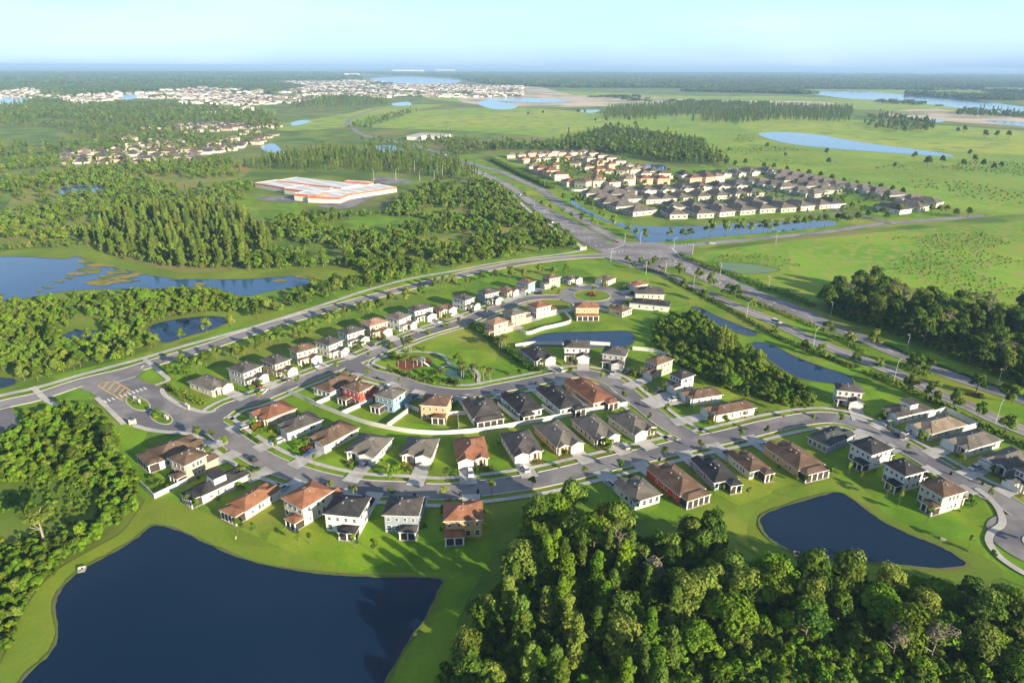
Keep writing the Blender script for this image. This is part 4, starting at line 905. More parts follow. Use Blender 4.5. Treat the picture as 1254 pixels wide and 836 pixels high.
# far forest as patches of canopy
TOWNS = [wpoly([(-60,118),(0,112),(45,108),(60,118),(140,114),(180,118),(160,124),(100,130),(60,124)]), wpoly([(60,122),(140,114),(240,108),(330,112),(330,126),(220,128),(100,131)])]
def farfill(px, sp, thr, sc=.0006, off=0, av=True): return thin(fill(wpoly(px), sp, WATER+(TOWNS if av else []), check=False), sc, thr, off)
scatter('forest', farfill([(-300,127),(-300,104),(200,106),(330,102),(380,105),(320,118),(180,123),(60,128)], 34, -.28, .002), 'cluster', 1.0, 1.6, label='hazy forest before the far town')
scatter('forest', farfill([(-500,105),(-500,88.5),(430,89.5),(440,98),(330,101),(200,104)], 62, -.4), 'cluster', 1.6, 2.6, label='blue forest on the left horizon')
scatter('forest', farfill([(430,89.5),(1000,90.5),(1000,104),(900,112),(830,108),(700,108),(600,104),(560,95)], 62, -.42), 'cluster', 1.6, 2.6, label='blue forest on the middle horizon')
scatter('forest', farfill([(830,112),(1000,116),(1254,124),(1254,117),(1100,107),(1000,104),(900,110)], 44, -.1, .0012), 'cluster', 1.2, 1.9, label='hazy tree belts before the eastern lake')
scatter('forest', farfill([(1000,91),(1900,96),(1900,135),(1254,116),(1100,106),(1000,104)], 64, -.28), 'cluster', 1.6, 2.6, label='blue forest on the right horizon')
scatter('tree_belts', farfill([(640,131),(760,130),(900,131),(1000,128),(1254,138),(1254,134),(1000,118),(860,118),(700,112)], 45, .22, .002, 3), 'cluster', .6, 1.1, label='sparse trees on bare ground in the distance')
# lone field trees
for q, s in [((939,183),1),((1012,191),1.1),((1014,203),1),((961,193),.7),((892,186),.6),((1135,205),1.4),((1120,194),.9),((1153,202),1.2),((1178,206),1.1),((1187,192),1),((1192,200),1.1),((1203,206),1.1),((1216,210),1.0),((1225,207),.9),((1095,207),.8),((1118,195),.8),((708,140),1.3),((716,140),1.1),((742,150),1.1),((747,157),1.1),((757,157),1.2),((770,150),1.2),((778,155),1.1),((647,142),1),((665,141),1.1),((1180,163),1.4),((1172,164),1.2),((1205,170),1.5),((1220,170),1.4),((1234,170),1.4),((729,150),.9),((264,137),2.2),((303,136),2.0)]:
    plant('broadleaf', P(*q), s*.95, 'lone dark tree standing in the open meadow', 'lone trees on the meadows', var=2)

scatter('meadow_tufts', thin(fill(wpoly([(850,328),(900,305),(1000,295),(1254,282),(1400,290),(1400,390),(1254,370),(1060,340),(1000,360),(960,365),(905,345)]), 4.5, WATER, 3), .02, .0), 'shrub', .35, .8, label='rough tussocks and weeds on the meadow beyond the highway')
scatter('meadow_tufts', thin(fill(wpoly([(860,215),(905,165),(1000,190),(1254,200),(1400,215),(1400,262),(1254,258),(1190,258),(1020,216)]), 9, WATER, check=False), .008, .1), 'shrub', .6, 1.3, label='weeds on the pasture above the estate')
scatter('woodland', thin(fill(wpoly([(640,196),(760,192),(800,208),(1000,225),(1100,245),(1110,262),(1000,262),(800,262),(740,240),(680,222)]), 13, WATER, check=True, m=1), .05, -.2), 'small', .5, .95, label='small garden trees between the roofs of the canal estate')
# ================================================================== FENCES, GARDENS, CARS, LAMPS
def fence(c, pts, label, h=1.6, smooth=True, px=False):
    w_ = [P(*q) if px else CP(c, *q) for q in pts]
    if smooth and len(w_) > 2: w_ = catmull(w_, False, 4)
    root = empty('vinyl_fence', w_[0]); tag(root, label, 'fence', 'white garden fences')
    pb, cb, o = MB(), MB(), w_[0]
    for a, b in zip(w_, w_[1:]):
        a = a-o; b = b-o; t = (b-a).normalized(); n = Vector((-t.y, t.x, 0))
        for m_, hw, z0, z1 in ((pb, .03, -.2, h), (cb, .07, h+.002, h+.1)):
            q = [a+n*hw, b+n*hw, b-n*hw, a-n*hw]; lo = [(v.x, v.y, z0) for v in q]; hi = [(v.x, v.y, z1) for v in q]
            m_.face(hi)
            for i in range(4): j = (i+1) % 4; m_.face([lo[j], lo[i], hi[i], hi[j]])
    pb.build('panel', m_fence, root); cb.build('cap_rail', m_fence, root)
    return w_
fence('B', [(0,285),(70,320),(200,370),(320,412),(430,438),(540,458),(650,467),(740,468),(900,455),(1000,440),(1150,415),(1254,395),(1400,368),(1470,352),(1668,318)], 'long curved white fence dividing the two middle rows of houses')
fence('A', [(850,255),(985,315),(920+0,286)][:2], 'short white fence running down from the upper street', smooth=False)
fence('B', [(75,318),(195,265)], 'white fence between the low brown-roofed house and the red house', smooth=False)
fence('B', [(205,368),(362,298)], 'white fence between the red and the pale blue houses', smooth=False)
fence('B', [(436,432),(548,350),(525,328),(600,352)], 'angled white fence between the pale blue and the peach houses', smooth=False)
fence('B', [(742,372),(858,365)], 'white fence stub right of the peach house', smooth=False)
fence('B', [(797,376),(801,452)], 'white fence straight down beside the lawn of the peach house', smooth=False)
fence('B', [(1000,320),(1112,412)], 'white side fence left of the first black-roofed bungalow', smooth=False)
fence('E', [(265,330),(335,382)], 'white side fence between the two black-roofed bungalows', smooth=False)
fence('E', [(420,278),(518,352)], 'white side fence left of the dark red-roofed bungalow', smooth=False)
fence('E', [(560,218),(712,322)], 'white fence along the side street by the dark red roof', smooth=False)
fence('A', [(95,725),(165,795),(335,712)], 'white corner fence around the garden of the tan two-storey house', smooth=False)
fence('J', [(545,335),(600,333),(620,350),(635,380),(560,402),(500,415),(430,438),(385,426)], 'white curved fence behind the reddish-roofed house at the inner pond')
fence('J', [(365,500),(430,490),(480,488),(600,490)], 'white fence between the inner pond and the black-roofed bungalow')
fence('J', [(725,487),(828,493)], 'white fence between the two houses at the inner pond', smooth=False)
fence('J', [(938,512),(1040,525),(1145,562),(1250,628)], 'white fence along the copse behind the bend houses')
fence('G', [(640,300),(740,268),(870,330),(905,348),(760,392)], 'white wall around the yard of the pale tan roofed bungalow', smooth=False, h=2.1)
fence('B', [(700,297),(842,295)][:2], 'short white fence at the street right of the peach house', smooth=False)
# hedges: one thing each
def hedge(px, w_, h, label, lf=None, dens=1.0, name='hedge', s=.45):
    pts = catmull([P(*q) for q in px], False, 3); o = pts[0].copy(); mb = MB(); lf = lf or [lf_dark, lf_oak]
    for a, b in zip(pts, pts[1:]):
        n = max(1, int((b-a).length*dens*8))
        for _ in range(n):
            p = a.lerp(b, R.random())-o; k = R.random(); hh = h*(.8+.35*mnoise.noise(Vector((p.x*.2, p.y*.2, 3))))
            p += Vector((R.uniform(-1,1)*w_/2, R.uniform(-1,1)*w_/2, hh*math.sqrt(k)*R.uniform(.5,1.0)))
            card(mb, p, (Vector((0,0,.7))+rv()*.9).normalized(), s*R.uniform(.7,1.3), R.choice(lf))
    ob = mb.build(name, None, None, o); tag(ob, label, 'hedge'); return ob
hedge([(790,330),(810,336),(830,347),(860,362),(907,387),(950,412),(1013,438),(1048,452)], 2.4, 2.2, 'long dark hedge beside the lower carriageway, upper stretch', dens=1.6)
hedge([(1055,456),(1076,462),(1123,484),(1162,502),(1219,531),(1254,546),(1340,582)], 2.6, 2.4, 'long dark hedge behind the right-hand houses', dens=1.6)
hedge([(1078,420),(1116,436),(1166,454),(1216,472),(1256,486),(1350,522)], 1.6, 1.0, 'thin dark clipped hedge on the far side of the highway', dens=1.2)
hedge([cp('K',520,130),cp('K',610,170),cp('K',700,205),cp('K',790,230),cp('K',870,265)], 4, 3.5, 'row of dark bushes between the highway and the wet meadow', dens=2)
hedge([cp('K',870,265),cp('K',960,300),cp('K',1060,330),cp('K',1180,385)], 5, 3.5, 'dark bushes leading from the wet meadow to the wood', dens=2)
hedge([cp('J',138,398),cp('J',200,435),cp('J',290,500),cp('J',350,545),cp('J',430,605),cp('J',500,622)], 3.4, 3.6, 'tall thick hedge between the park lawn and the houses', dens=3.2)
hedge([cp('M',815,290),cp('M',870,330),cp('M',930,350),cp('M',990,380)], 2.2, 1.5, 'flowering hedge along the path at the gate', [lf_oak, lf_bright, lf_gold], 2)
hedge([cp('W',0,100),cp('W',90,125)], 4, 4, 'bushes at the upper road', dens=1)
hedge([cp('W',265,110),cp('W',340,150),cp('W',420,190),cp('W',500,225),cp('W',570,258)], 7, 5, 'dark tree hedge screening the red-roofed houses from the highway', dens=3, s=.7)
hedge([cp('Q',240,360),cp('Q',330,390),cp('Q',420,420),cp('Q',520,455),cp('Q',640,460),cp('Q',760,480)], 3, 1.4, 'low planting inside the bend of the park path', [lf_oak, lf_bright], 2)
hedge([cp('Q',230,245),cp('Q',300,260),cp('Q',330,300)], 2.5, 1.2, 'low planting at the left of the playground', [lf_oak, lf_bright], 2)
# verge trees between the boulevard and the upper row
vt = [(211,461),(229,463),(242,455),(225,452),(266,441),(291,440),(300,437),(318,430),(343,418),(365,417),(385,407),(375,411),(403,398),(424,390),(445,385),(465,381),(480,373),(498,368),(516,363),(535,356),(555,352),(572,352),(590,345),(606,342),(625,341),(642,343),(660,337),(677,338),(694,336),(253,449),(332,423),(412,396),(452,384),(545,354)]
for q in vt: plant('street', P(*q), R.uniform(1.25, 1.7), 'round olive-green tree in the row between the boulevard and the houses', 'trees along the boulevard, house side')
vt2 = [(28,470),(45,470),(98,452),(125,447),(162,439),(191,427),(222,419),(254,410),(284,402),(318,393),(345,385),(372,374),(400,366),(430,356),(455,351),(480,344),(505,338),(530,333),(556,329),(580,324),(605,319),(640,314),(668,311),(690,307),(-20,490)]
for q in vt2: plant('street', P(*q)+Vector((-1.5,3,0)), R.uniform(1.15, 1.6), 'round tree on the far side of the boulevard path', 'trees along the boulevard path')
# highway median and side trees
for q, s in [((831,340),1.5),((856,345),1.4),((870,352),1.4),((891,364),1.4),((900,366),1.4),((838,354),1.1),((861,369),1.2),((920,378),1.0),((785,325),.9),((795,328),.9),((800,325),.9),((776,330),.8),((768,322),.8),((1012,411),1.3),((1039,424),1.2),((1069,424),1.3),((1121,459),1.6),((1137,455),1.1),((1116,450),1.1),((1114,480),1.3),((1140,490),1.3),((1168,501),1.3),((1197,513),1.2),((1230,530),1.3),((1047,447),1.0),((1075,455),1.0),((1005,437),1.0),((985,430),.9),((948,412),.9),((1230,492),1.3),((1240,494),1.2)]:
    plant('street', P(*q), s*1.3, 'small dark round tree on the grass beside the highway carriageways', 'trees beside the highway')
plant('broadleaf', P(1194, 484), .85, 'large dark tree with reddish shrubs at its foot on the highway median', None, var=2)
for q in [(1190,484),(1196,486),(1200,484),(1186,483)]: plant('redshrub', P(*q), .9, 'reddish shrub under the large median tree', 'red shrubs on the median')
for q in [(805,322),(811,324),(815,324),(802,321)]: plant('palm', P(*q), .65, 'palm on the median tip at the highway junction', 'palms on the median tip')
for q in [(808,327),(812,329),(752,295),(756,297)]: plant('redshrub', P(*q), .9, 'orange-red planting on the median at the junction', 'red planting at the junction')
for q, s in [((642,243),1),((663,253),1),((674,258),1),((690,262),.9),((700,268),1.),((713,272),1.2),((727,278),1.2),((690,245),1.1),((705,250),1.6),((712,252),1.7),((722,256),1.7),((737,268),1.3),((751,276),1.4),((769,285),1.1),((779,290),1.1),((790,294),1.3),((821,290),1.1),((836,291),1.1),((845,290),1.1),((870,287),1.8),((888,286),1.7),((906,286),1.8),((920,284),1.2),((935,283),1.5),((940,283),1.4),((950,281),1.2),((963,279),1.2),((975,278),1.4)]:
    plant('street', P(*q), s*1.35, 'narrow tree on the bank of the canal by the grey-roofed houses', 'trees along the canal bank')
for q in [(985,278),(992,276),(1003,277),(1010,276),(1025,272),(1032,273),(1040,275),(1050,273),(1062,268),(1070,265),(1080,266),(1085,270),(1100,262),(1127,257),(1140,262),(1150,262),(1158,262),(1170,266),(1185,266)]:
    plant('broadleaf', P(*q), R.uniform(.6,.85), 'dark tree at the entrance of the grey-roofed estate', 'trees at the estate entrance')
for q in [(963,212),(977,216),(990,218),(1004,219),(1018,223),(1032,227),(1048,230),(1063,232),(1077,236),(1092,238),(1104,241),(890,204),(900,206),(912,203),(935,207),(947,209),(870,203),(858,205)]:
    plant('broadleaf', P(*q), R.uniform(.7,.9), 'dark round tree on the meadow edge of the estate', 'trees on the meadow edge', var=2)
for q in [(680,205),(690,207),(700,210),(712,205),(724,207),(736,215),(664,205),(655,200),(672,200),(745,222),(757,218),(692,198),(706,200),(718,215),(770,222),(640,200),(728,210),(1010,246),(1018,250),(1030,246)]:
    plant('light', P(*q), R.uniform(.8,1.1), 'garden tree among the red-roofed houses', 'trees among the red-roofed houses')
# park palms and trees
for x, y in [(300,330),(355,345),(415,345),(365,225),(385,215),(400,228),(350,212),(785,420),(800,430),(870,400),(885,420),(955,440),(1005,440),(1075,210),(1100,200),(1120,180),(1090,225)]:
    plant('palm', CP('Q', x, y), R.uniform(.85,1.1), 'palm with a shaggy crown in the park by the playground', 'park palms')
plant('light', CP('Q', 755, 320), .9, 'single dark conifer-like tree by the park path fork', None, var=2)
for x, y in [(510,215),(520,90),(655,40),(250,195),(540,440),(570,460),(500,400),(580,395),(620,400),(740,470),(700,465),(850,440),(240,260),(270,265),(390,420)]: plant('shrub', CP('Q', x, y), R.uniform(1.2,2.0), 'rounded shrub in the park planting', 'park shrubs')
for x, y in [(380,235),(590,380),(1150,400),(860,395)]: plant('goldshrub', CP('Q', x, y), R.uniform(.7,1.), 'golden shrub in the park planting', 'golden park shrubs')
# copse and turning circle planting
for q in [(725,360),(727,363),(722,362)]: plant('redshrub', P(*q), 1.2, 'reddish shrub on the round island of the far turning circle', 'island shrubs')
plant('palm', P(727, 362), .8, 'palm on the round island of the far turning circle'); plant('lime', P(1264, 668), .8, 'small tree on the island of the near turning circle')
plant('light', P(193, 511), .6, 'small conifer on the second gate island'); plant('goldshrub', P(192, 513), .8, 'yellow-green shrub at the foot of the gate island conifer')
for q in [(173,497),(176,495),(162,492),(165,495)]: plant('shrub', P(*q), .7, 'low shrub beside the gate monument', 'gate island shrubs')
plant('lime', CP('B', 482, 695), 1.15, 'glowing yellow-green tree in the front lawn by the street')
# lawn saplings
sap = [('F',595,665),('F',780,640),('F',720,650),('F',915,605),('F',1000,590),('F',1060,625),('H',240,85),('H',440,205),('H',500,245),('H',650,325),('H',860,465),('H',975,525),('C',670,515),('C',590,510),('C',965,570),('C',897,580),('D',45,570),('D',270,590),('D',365,610),('C',340,380),('C',380,400),('F',490,700),('F',400,710),('F',350,680)]
for c, x, y in sap: plant('sapling', CP(c, x, y), R.uniform(1.0,1.7), 'thin young tree standing alone on the pond lawn', 'saplings on the pond lawns')
# street saplings along the kerbs
def along(idx, side, off, step, kind, s0, s1, label, group, rng=(0,1)):
    pts, wl, _ = ROADS[idx]; q = resample(pts, step); n = len(q)
    for i in range(int(n*rng[0])+1, int(n*rng[1])-1):
        t = (q[i+1]-q[i-1]).normalized(); p = q[i]+Vector((-t.y, t.x, 0))*side*off+t*R.uniform(-3,3); p.z = 0
        if not blocked(p, idx, .3) and not on_drive(p) and free(p, -1.5): plant(kind, p, R.uniform(s0, s1), label, group)
along(0, 1, 5.1, 15, 'sapling', 1.3, 2.1, 'young tree on the verge of the main street', 'street saplings, main street'); along(0, -1, 5.1, 15, 'sapling', 1.3, 2.1, 'young tree on the verge of the main street', 'street saplings, main street')
along(1, 1, 4.9, 18, 'sapling', 1.3, 1.9, 'young tree on the verge of the upper street', 'street saplings, upper street'); along(1, -1, 4.9, 18, 'sapling', 1.3, 1.9, 'young tree on the verge of the upper street', 'street saplings, upper street')
along(2, 1, 4.9, 18, 'sapling', 1.3, 1.9, 'young tree on the verge of the looping side street', 'street saplings, side street'); along(2, -1, 4.9, 18, 'sapling', 1.3, 1.9, 'young tree on the verge of the looping side street', 'street saplings, side street')
# front gardens: bushes at the front walls and sides
for c, rz, hw, hd, fn in HOUSES:
    side = Vector((-fn.y, fn.x, 0)); n = 3
    for k in range(n):
        u = R.choice([-1, 1]); p = c+fn*(hd+R.uniform(.8, 3.2))+side*u*R.uniform(.1, 1.0)*hw; p.z = 0
        if on_drive(p) or near_road(p, 3.0): continue
        kd = R.choice(['shrub','shrub','goldshrub','redshrub','palm','palm','lime']) if k else 'shrub'; plant(kd, p, R.uniform(1.0, 1.6) if 'shrub' in kd else R.uniform(.6,.9), 'garden bush or palm planted along a house front', 'front garden planting')
    for k in range(1):
        p = c-fn*R.uniform(-.5, .9)*hd+side*R.choice([-1, 1])*(hw+1.2); p.z = 0
        if not on_drive(p) and not near_road(p, 3): plant('shrub', p, R.uniform(.5, .8), 'low bush beside a house side wall', 'side garden bushes')
for x, y in [(560,700),(600,740),(640,690),(680,660),(150,690),(200,720),(240,740),(140,740),(250,680)]: plant('shrub', CP('A', x, y), R.uniform(1.0,1.6), 'lush garden shrub inside the white corner fence', 'shrubs inside the corner fence')
# ---- cars
def paintm(n, c): return mat('car_paint_'+n, c, rough=.25, spec=.6)
CPN = {'white': paintm('white', (.70,.70,.69)), 'silver': paintm('silver', (.42,.43,.44)), 'blue': paintm('blue', (.06,.10,.22)), 'red': paintm('red', (.30,.03,.03)), 'dark': paintm('dark', (.03,.03,.035))}
m_tyre = mat('tyre', (.015,.015,.015)); m_rim = mat('rim', (.45,.45,.46), rough=.4, metal=.8); m_lampw = mat('headlight', (.7,.7,.7), rough=.1); m_lampr = mat('tail_light', (.4,.02,.02), rough=.2)
_car = {}
def carmesh(col, van):
    k = (col, van)
    if k in _car: return _car[k]
    pt = CPN[col]; b = MB(); L_, W2, hb = (2.3, .9, .78) if not van else (2.8, 1.0, 1.0)
    prof = [(-L_,.35),(-L_,hb-.1),(-L_+.15,hb+.04),(L_-1.1,hb),(L_-.1,hb-.12),(L_,.45),(L_,.3),(-L_+.1,.25)] 
    for s in (-1, 1): b.face([(x, s*W2, z) for x, z in prof][::-s], pt)
    for i in range(len(prof)): (x0,z0),(x1,z1) = prof[i], prof[(i+1) % len(prof)]; b.face([(x0,-W2,z0),(x0,W2,z0),(x1,W2,z1),(x1,-W2,z1)][::-1], pt)
    g = MB(); top = 1.45 if not van else 2.1; cab = [(-L_+.35,hb),(-L_+.75,top-.03),(.35,top-.03),(L_-1.15,hb-.02)]
    for s in (-1, 1): g.face([(x, s*(W2-.06-(.14 if z > 1 else 0)), z) for x, z in cab][::s], m_glass)
    for i in range(3): (x0,z0),(x1,z1) = cab[i], cab[i+1]; y0 = W2-.06-(.14 if z0 > 1 else 0); y1 = W2-.06-(.14 if z1 > 1 else 0); g.face([(x0,-y0,z0),(x0,y0,z0),(x1,y1,z1),(x1,-y1,z1)][::-1], m_glass)
    r = MB(); r.box(-L_+.72, .38, -W2+.2, W2-.2, top-.025, top+.03, pt)
    wm = MB(); wm.rod((0,-.11,0), (0,.11,0), .33, .33, 12, m_tyre); rm_ = MB(); rm_.rod((0,-.02,0), (0,.125,0), .19, .17, 10, m_rim)
    h = MB(); h.box(L_-.06, L_+.01, -.18, .18, -.07, .07, m_lampw); t_ = MB(); t_.box(-.02, .05, -.16, .16, -.08, .08, m_lampr)
    _car[k] = (b.mesh('body'), g.mesh('windows'), r.mesh('roof_panel'), wm.mesh('tyre'), rm_.mesh('rim'), h.mesh('headlight'), t_.mesh('tail_light'), L_, W2, hb); return _car[k]
def car(p, d, col, label, van=False, name='parked_car', group=None):
    b, g, r, wm, rm_, h, t_, L_, W2, hb = carmesh(col, van); o = empty(name, (p.x, p.y, .2), math.atan2(d.y, d.x)); tag(o, label, 'van' if van else 'car', group)
    link('body', b, o); link('windows', g, o); link('roof_panel', r, o)
    for sx in (-1.4, 1.4):
        for s in (-1, 1): w_ = link('wheel', wm, o, (sx, s*(W2-.08), .33), 0 if s > 0 else math.pi); link('rim', rm_, w_)
    for s in (-1, 1): link('headlight', h, o, (0, s*(W2-.25), hb-.18)); link('tail_light', t_, o, (-L_-.005, s*(W2-.2), hb-.15))
    return o
for c, x, y, x2, y2, col, lab in [('A',722,255,745,235,'white','white car at the kerb of the upper street, nearest the gate'),('A',700,225,722,238,'red','dark red car in the drive of the third house from the gate'),('A',860,160,840,142,'white','white car in the drive of the fourth house of the boulevard row'),('A',985,120,965,105,'white','white car in the drive of the fifth house of the boulevard row'),
    ('A',630,435,660,425,'silver','silver car before the red-brown roofed corner bungalow'),('B',322,628,345,605,'blue','dark blue car in the drive of the grey-roofed bungalow on the bend'),('B',1140,650,1120,625,'white','white car in the drive opposite the dense wood'),('G',540,382,515,395,'silver','silver car in the drive of the bungalow with walled yard'),
    ('E',688,535,668,518,'silver','silver car behind the bushy front garden'),('E',362,142,345,130,'white','white car outside the black-roofed bungalow by the tall hedge'),('E',700,152,680,160,'dark','dark car outside the grey two-storey house at the bend'),('E',855,248,840,255,'dark','dark car in the drive of the black-roofed house at the bend'),
    ('D',148,318,130,330,'white','white car behind the orange-roofed two-storey house'),('B',440,228,425,215,'white','white car between the red and the pale blue houses'),('A',665,600,650,590,'dark','dark car at the kerb beside the orange-roofed bungalows'),('G',500,395,480,380,'dark','dark car in the drive of the dormered bungalow'),
    ('J',155,322,170,315,'blue','dark blue car in front of the pale blue-white house'),('J',45,345,60,352,'white','white car before the low tan house of the upper row'),('J',475,240,455,235,'dark','dark car by the blue house near the turning circle'),('I',710,490,725,500,'dark','dark car in the drive of the sixth boulevard house')]:
    p = CP(c, x, y); car(p, CP(c, x2, y2)-p, col, lab)
for px, d, col, lab, van in [((872,299),(1,-.1),'white','white car waiting at the junction on the country road',False),((950,396),(1,-1),'white','white van driving on the lower carriageway',True),((636,239),(1,-1),'white','white car on the upper highway carriageway',False),((674,273),(1,-1.2),'white','white van at the roadside before the hatched lanes',True),((545,190),(1,-1),'white','white truck-like van far up the highway',True),((553,197),(1,-1),'silver','silver car behind the far van on the highway',False),((593,212),(1,-1),'silver','small silver car on the highway above the bushes',False),((1001,433-1),(0,0),'',None,False)]:
    if lab: car(P(*px), Vector((*d, 0)), col, lab, van, 'moving_van' if van else 'moving_car')
# ---- lamps
m_pole = mat('lamp_pole_grey', (.55,.55,.53), rough=.5, metal=.2)
def lamp_meshes():
    a = MB(); a.rod((0,0,-.2), (0,0,9.5), .14, .08, 8, m_pole); b = MB(); b.rod((0,0,9.45), (.9,0,10.3), .07, .06, 6, m_pole); b.rod((.9,0,10.3), (2.6,0,10.6), .06, .05, 6, m_pole)
    c = MB(); c.box(2.3, 3.2, -.17, .17, 10.5, 10.66, m_pole); return a.mesh('pole'), b.mesh('arm'), c.mesh('lamp_head')
lm = lamp_meshes(); LR = ['first','second','third','fourth','fifth','sixth','seventh','eighth','ninth','tenth','eleventh','twelfth']
def lamp(q, ang, label, group, s=.82):
    o = empty('highway_lamp', P(*q), rad(ang)); [link(n, m_, o) for n, m_ in zip(('pole','arm','lamp_head'), lm)]; o.scale = (s, s, s); tag(o, label, 'street lamp', group)
for i, q in enumerate([(791,336),(849,355),(914,389),(996,424),(1095,465),(1219,518)]): lamp(q, 40, LR[i]+' tall lamp from the junction along the houses side of the highway', 'highway lamps, near side')
for i, q in enumerate([(882,337),(941,355),(1017,388),(1110,430),(1221,474)]): lamp(q, 220, LR[i]+' tall lamp from the junction along the meadow side of the highway', 'highway lamps, far side')
for i, q in enumerate([(654,255),(667,230),(727,266),(784,299),(950,298),(825,306)]): lamp(q, 40, LR[i]+' thin lamp around the upper junction, counted from the top', 'lamps at the upper junction')
for i, q in enumerate([(458,222),(485,221),(514,222),(532,222),(508,210),(542,215)]): lamp(q, 0, LR[i]+' light pole around the car park of the low white building', 'car park light poles', 1.25)
# signal masts at the junction
sg = MB(); sg.rod((0,0,-.2), (0,0,7), .15, .1, 8, m_pole); sgm = sg.mesh('pole'); sa = MB(); sa.rod((0,0,6.4), (9,0,6.9), .09, .06, 6, m_pole); sam = sa.mesh('mast_arm'); sb = MB(); sb.box(-.18,.18,-.15,.15,-.5,.5, CPN['dark']); sbm = sb.mesh('signal_box')
for q, a, n in [((748,320),10,'near left'),((848,311),170,'right'),((765,297),-60,'upper'),((815,334),100,'near right')]:
    o = empty('traffic_signal', P(*q), rad(a)); link('pole', sgm, o); link('mast_arm', sam, o)
    for k in (4, 6.5, 8.8): link('signal_box', sbm, o, (k, 0, 6.5))
    tag(o, 'traffic signal mast on the %s corner of the highway junction' % n, 'traffic signal', 'signals at the junction')
# ---- gate monument, pillars, playground, outfalls
m_stone = mat('pale_stone', (.55,.48,.38), (.45,.38,.30), 1.2, bump=.3)
def monument(p, rz, w_, h, label):
    o = empty('gate_monument', p, rz); a = MB(); a.box(-w_/2, w_/2, -.35, .35, -.1, h, m_stone); a.build('wall', None, o); b = MB(); b.box(-w_/2-.12, w_/2+.12, -.47, .47, h+.002, h+.16, m_conc); b.build('coping', None, o)
    for s in (-1, 1): c = MB(); x = s*(w_/2+.5); c.box(x-.38, x+.38, -.5, .5, -.1, h+.5, m_stone); c.box(x-.48, x+.48, -.6, .6, h+.502, h+.66, m_conc); c.build('end_pillar', None, o)
    o.scale = (.75,.75,.75); tag(o, label, 'monument', None)
monument(P(168, 492), rad(-38), 4.2, 1.7, 'long stone gate monument on the first island in the entrance road')
monument(P(163, 519), rad(20), 1.4, 1.8, 'short stone gate marker at the lower side of the entrance'); monument(P(230, 500), rad(-40), 1.4, 1.8, 'short stone gate marker at the hedge on the upper side of the entrance'); monument(P(204, 513), rad(-38), 1.0, 1.3, 'small white sign block at the tip of the second island')
monument(P(714, 306), rad(25), 5, 2.6, 'pale estate sign wall at the corner of boulevard and highway'); 
sheet('mulch_bed', [cp('Q', *q) for q in [(285,300),(300,350),(370,365),(440,350),(520,330),(555,300),(540,270),(480,262),(420,250),(380,270),(330,280)]], .012, m_mulch)
m_pool = water_mat('pool_water', (.03,.08,.07), .12, .05)
sheet('splash_pool', [cp('Q', *q) for q in [(655,395),(665,370),(700,355),(760,355),(795,370),(800,410),(770,435),(720,432),(680,415)]], .06, m_pool)
o = empty('play_structure', CP('Q', 475, 325), rad(-25)); tag(o, 'white play structure with slide on the red mulch bed', 'playground')
m_play = mat('play_teal', (.09,.15,.13), rough=.6)
for sx in (-1.2, 1.2):
    for sy in (-1.2, 1.2): a = MB(); a.rod((sx, sy, 0), (sx, sy, 3.2), .09, .09, 8, m_trim); a.build('post', None, o)
a = MB(); a.box(-1.3, 1.3, -1.3, 1.3, 1.4, 1.5, m_play); a.build('platform', None, o)
a = MB(); [a.face(f, m_play) for f in ([(-1.6,-1.6,3.1),(1.6,-1.6,3.1),(0,0,4.1)],[(1.6,-1.6,3.1),(1.6,1.6,3.1),(0,0,4.1)],[(1.6,1.6,3.1),(-1.6,1.6,3.1),(0,0,4.1)],[(-1.6,1.6,3.1),(-1.6,-1.6,3.1),(0,0,4.1)])]; a.build('canopy', None, o)
a = MB(); a.face([(1.3,-.4,1.5),(1.3,.4,1.5),(4.2,.4,.1),(4.2,-.4,.1)], m_trim); [a.face([(1.3,s*.4,1.5),(1.3,s*.4,1.85),(4.2,s*.4,.4),(4.2,s*.4,.1)], m_trim) for s in (-1,1)]; a.build('slide', None, o)
a = MB(); a.face([(-1.3,-.4,1.5),(-1.3,.4,1.5),(-3.6,.4,.1),(-3.6,-.4,.1)], m_trim); a.build('ramp', None, o)
def outfall(p, rz, label, s=1.0):
    o = empty('drain_outfall', p, rz); a = MB(); a.box(-1.1,1.1,-.15,.15,-.1,.9,m_conc); [a.face([(x,-.15,.9),(x,-1.8,.15),(x,-1.8,-.1),(x,-.15,-.1)], m_conc) for x in (-1.1, 1.1)]; a.build('headwall', None, o)
    b = MB(); b.box(-1.08,1.08,-1.8,-.152,.0,.1,m_conc); b.build('apron', None, o); c = MB(); c.rod((0,-.152,.4),(0,-.2,.4),.32,.32,14,m_tyre); c.build('pipe_mouth', None, o); o.scale = (s,)*3; tag(o, label, 'outfall')
outfall(P(101,696), rad(20), 'pale concrete drain outfall at the left bank of the big pond', .8); outfall(P(975,677), rad(-10), 'pale concrete drain outfall at the lower bank of the right pond', .7); outfall(P(1155,661), rad(150), 'concrete drain outfall on the upper bank of the right pond', .6)
# white bird on the bank
bd = MB(); bd.rod((0,0,.25),(.0,0,.5),.05,.12,8,m_trim); bd.rod((0,0,.5),(.12,0,.75),.12,.04,8,m_trim); bd.rod((.12,0,.75),(.16,0,1.05),.04,.05,8,m_trim); bd.rod((.16,0,1.05),(.34,0,1.02),.03,.008,6,m_ypaint); bd.rod((-.02,.04,-.02),(0,.04,.28),.015,.015,5,m_tyre); bd.rod((.04,-.04,-.02),(0,-.04,.28),.015,.015,5,m_tyre)
o = bd.build('egret', None, None, P(289,661)); o.scale = (1.3,)*3; tag(o, 'white egret standing on the grass bank of the big pond', 'bird')
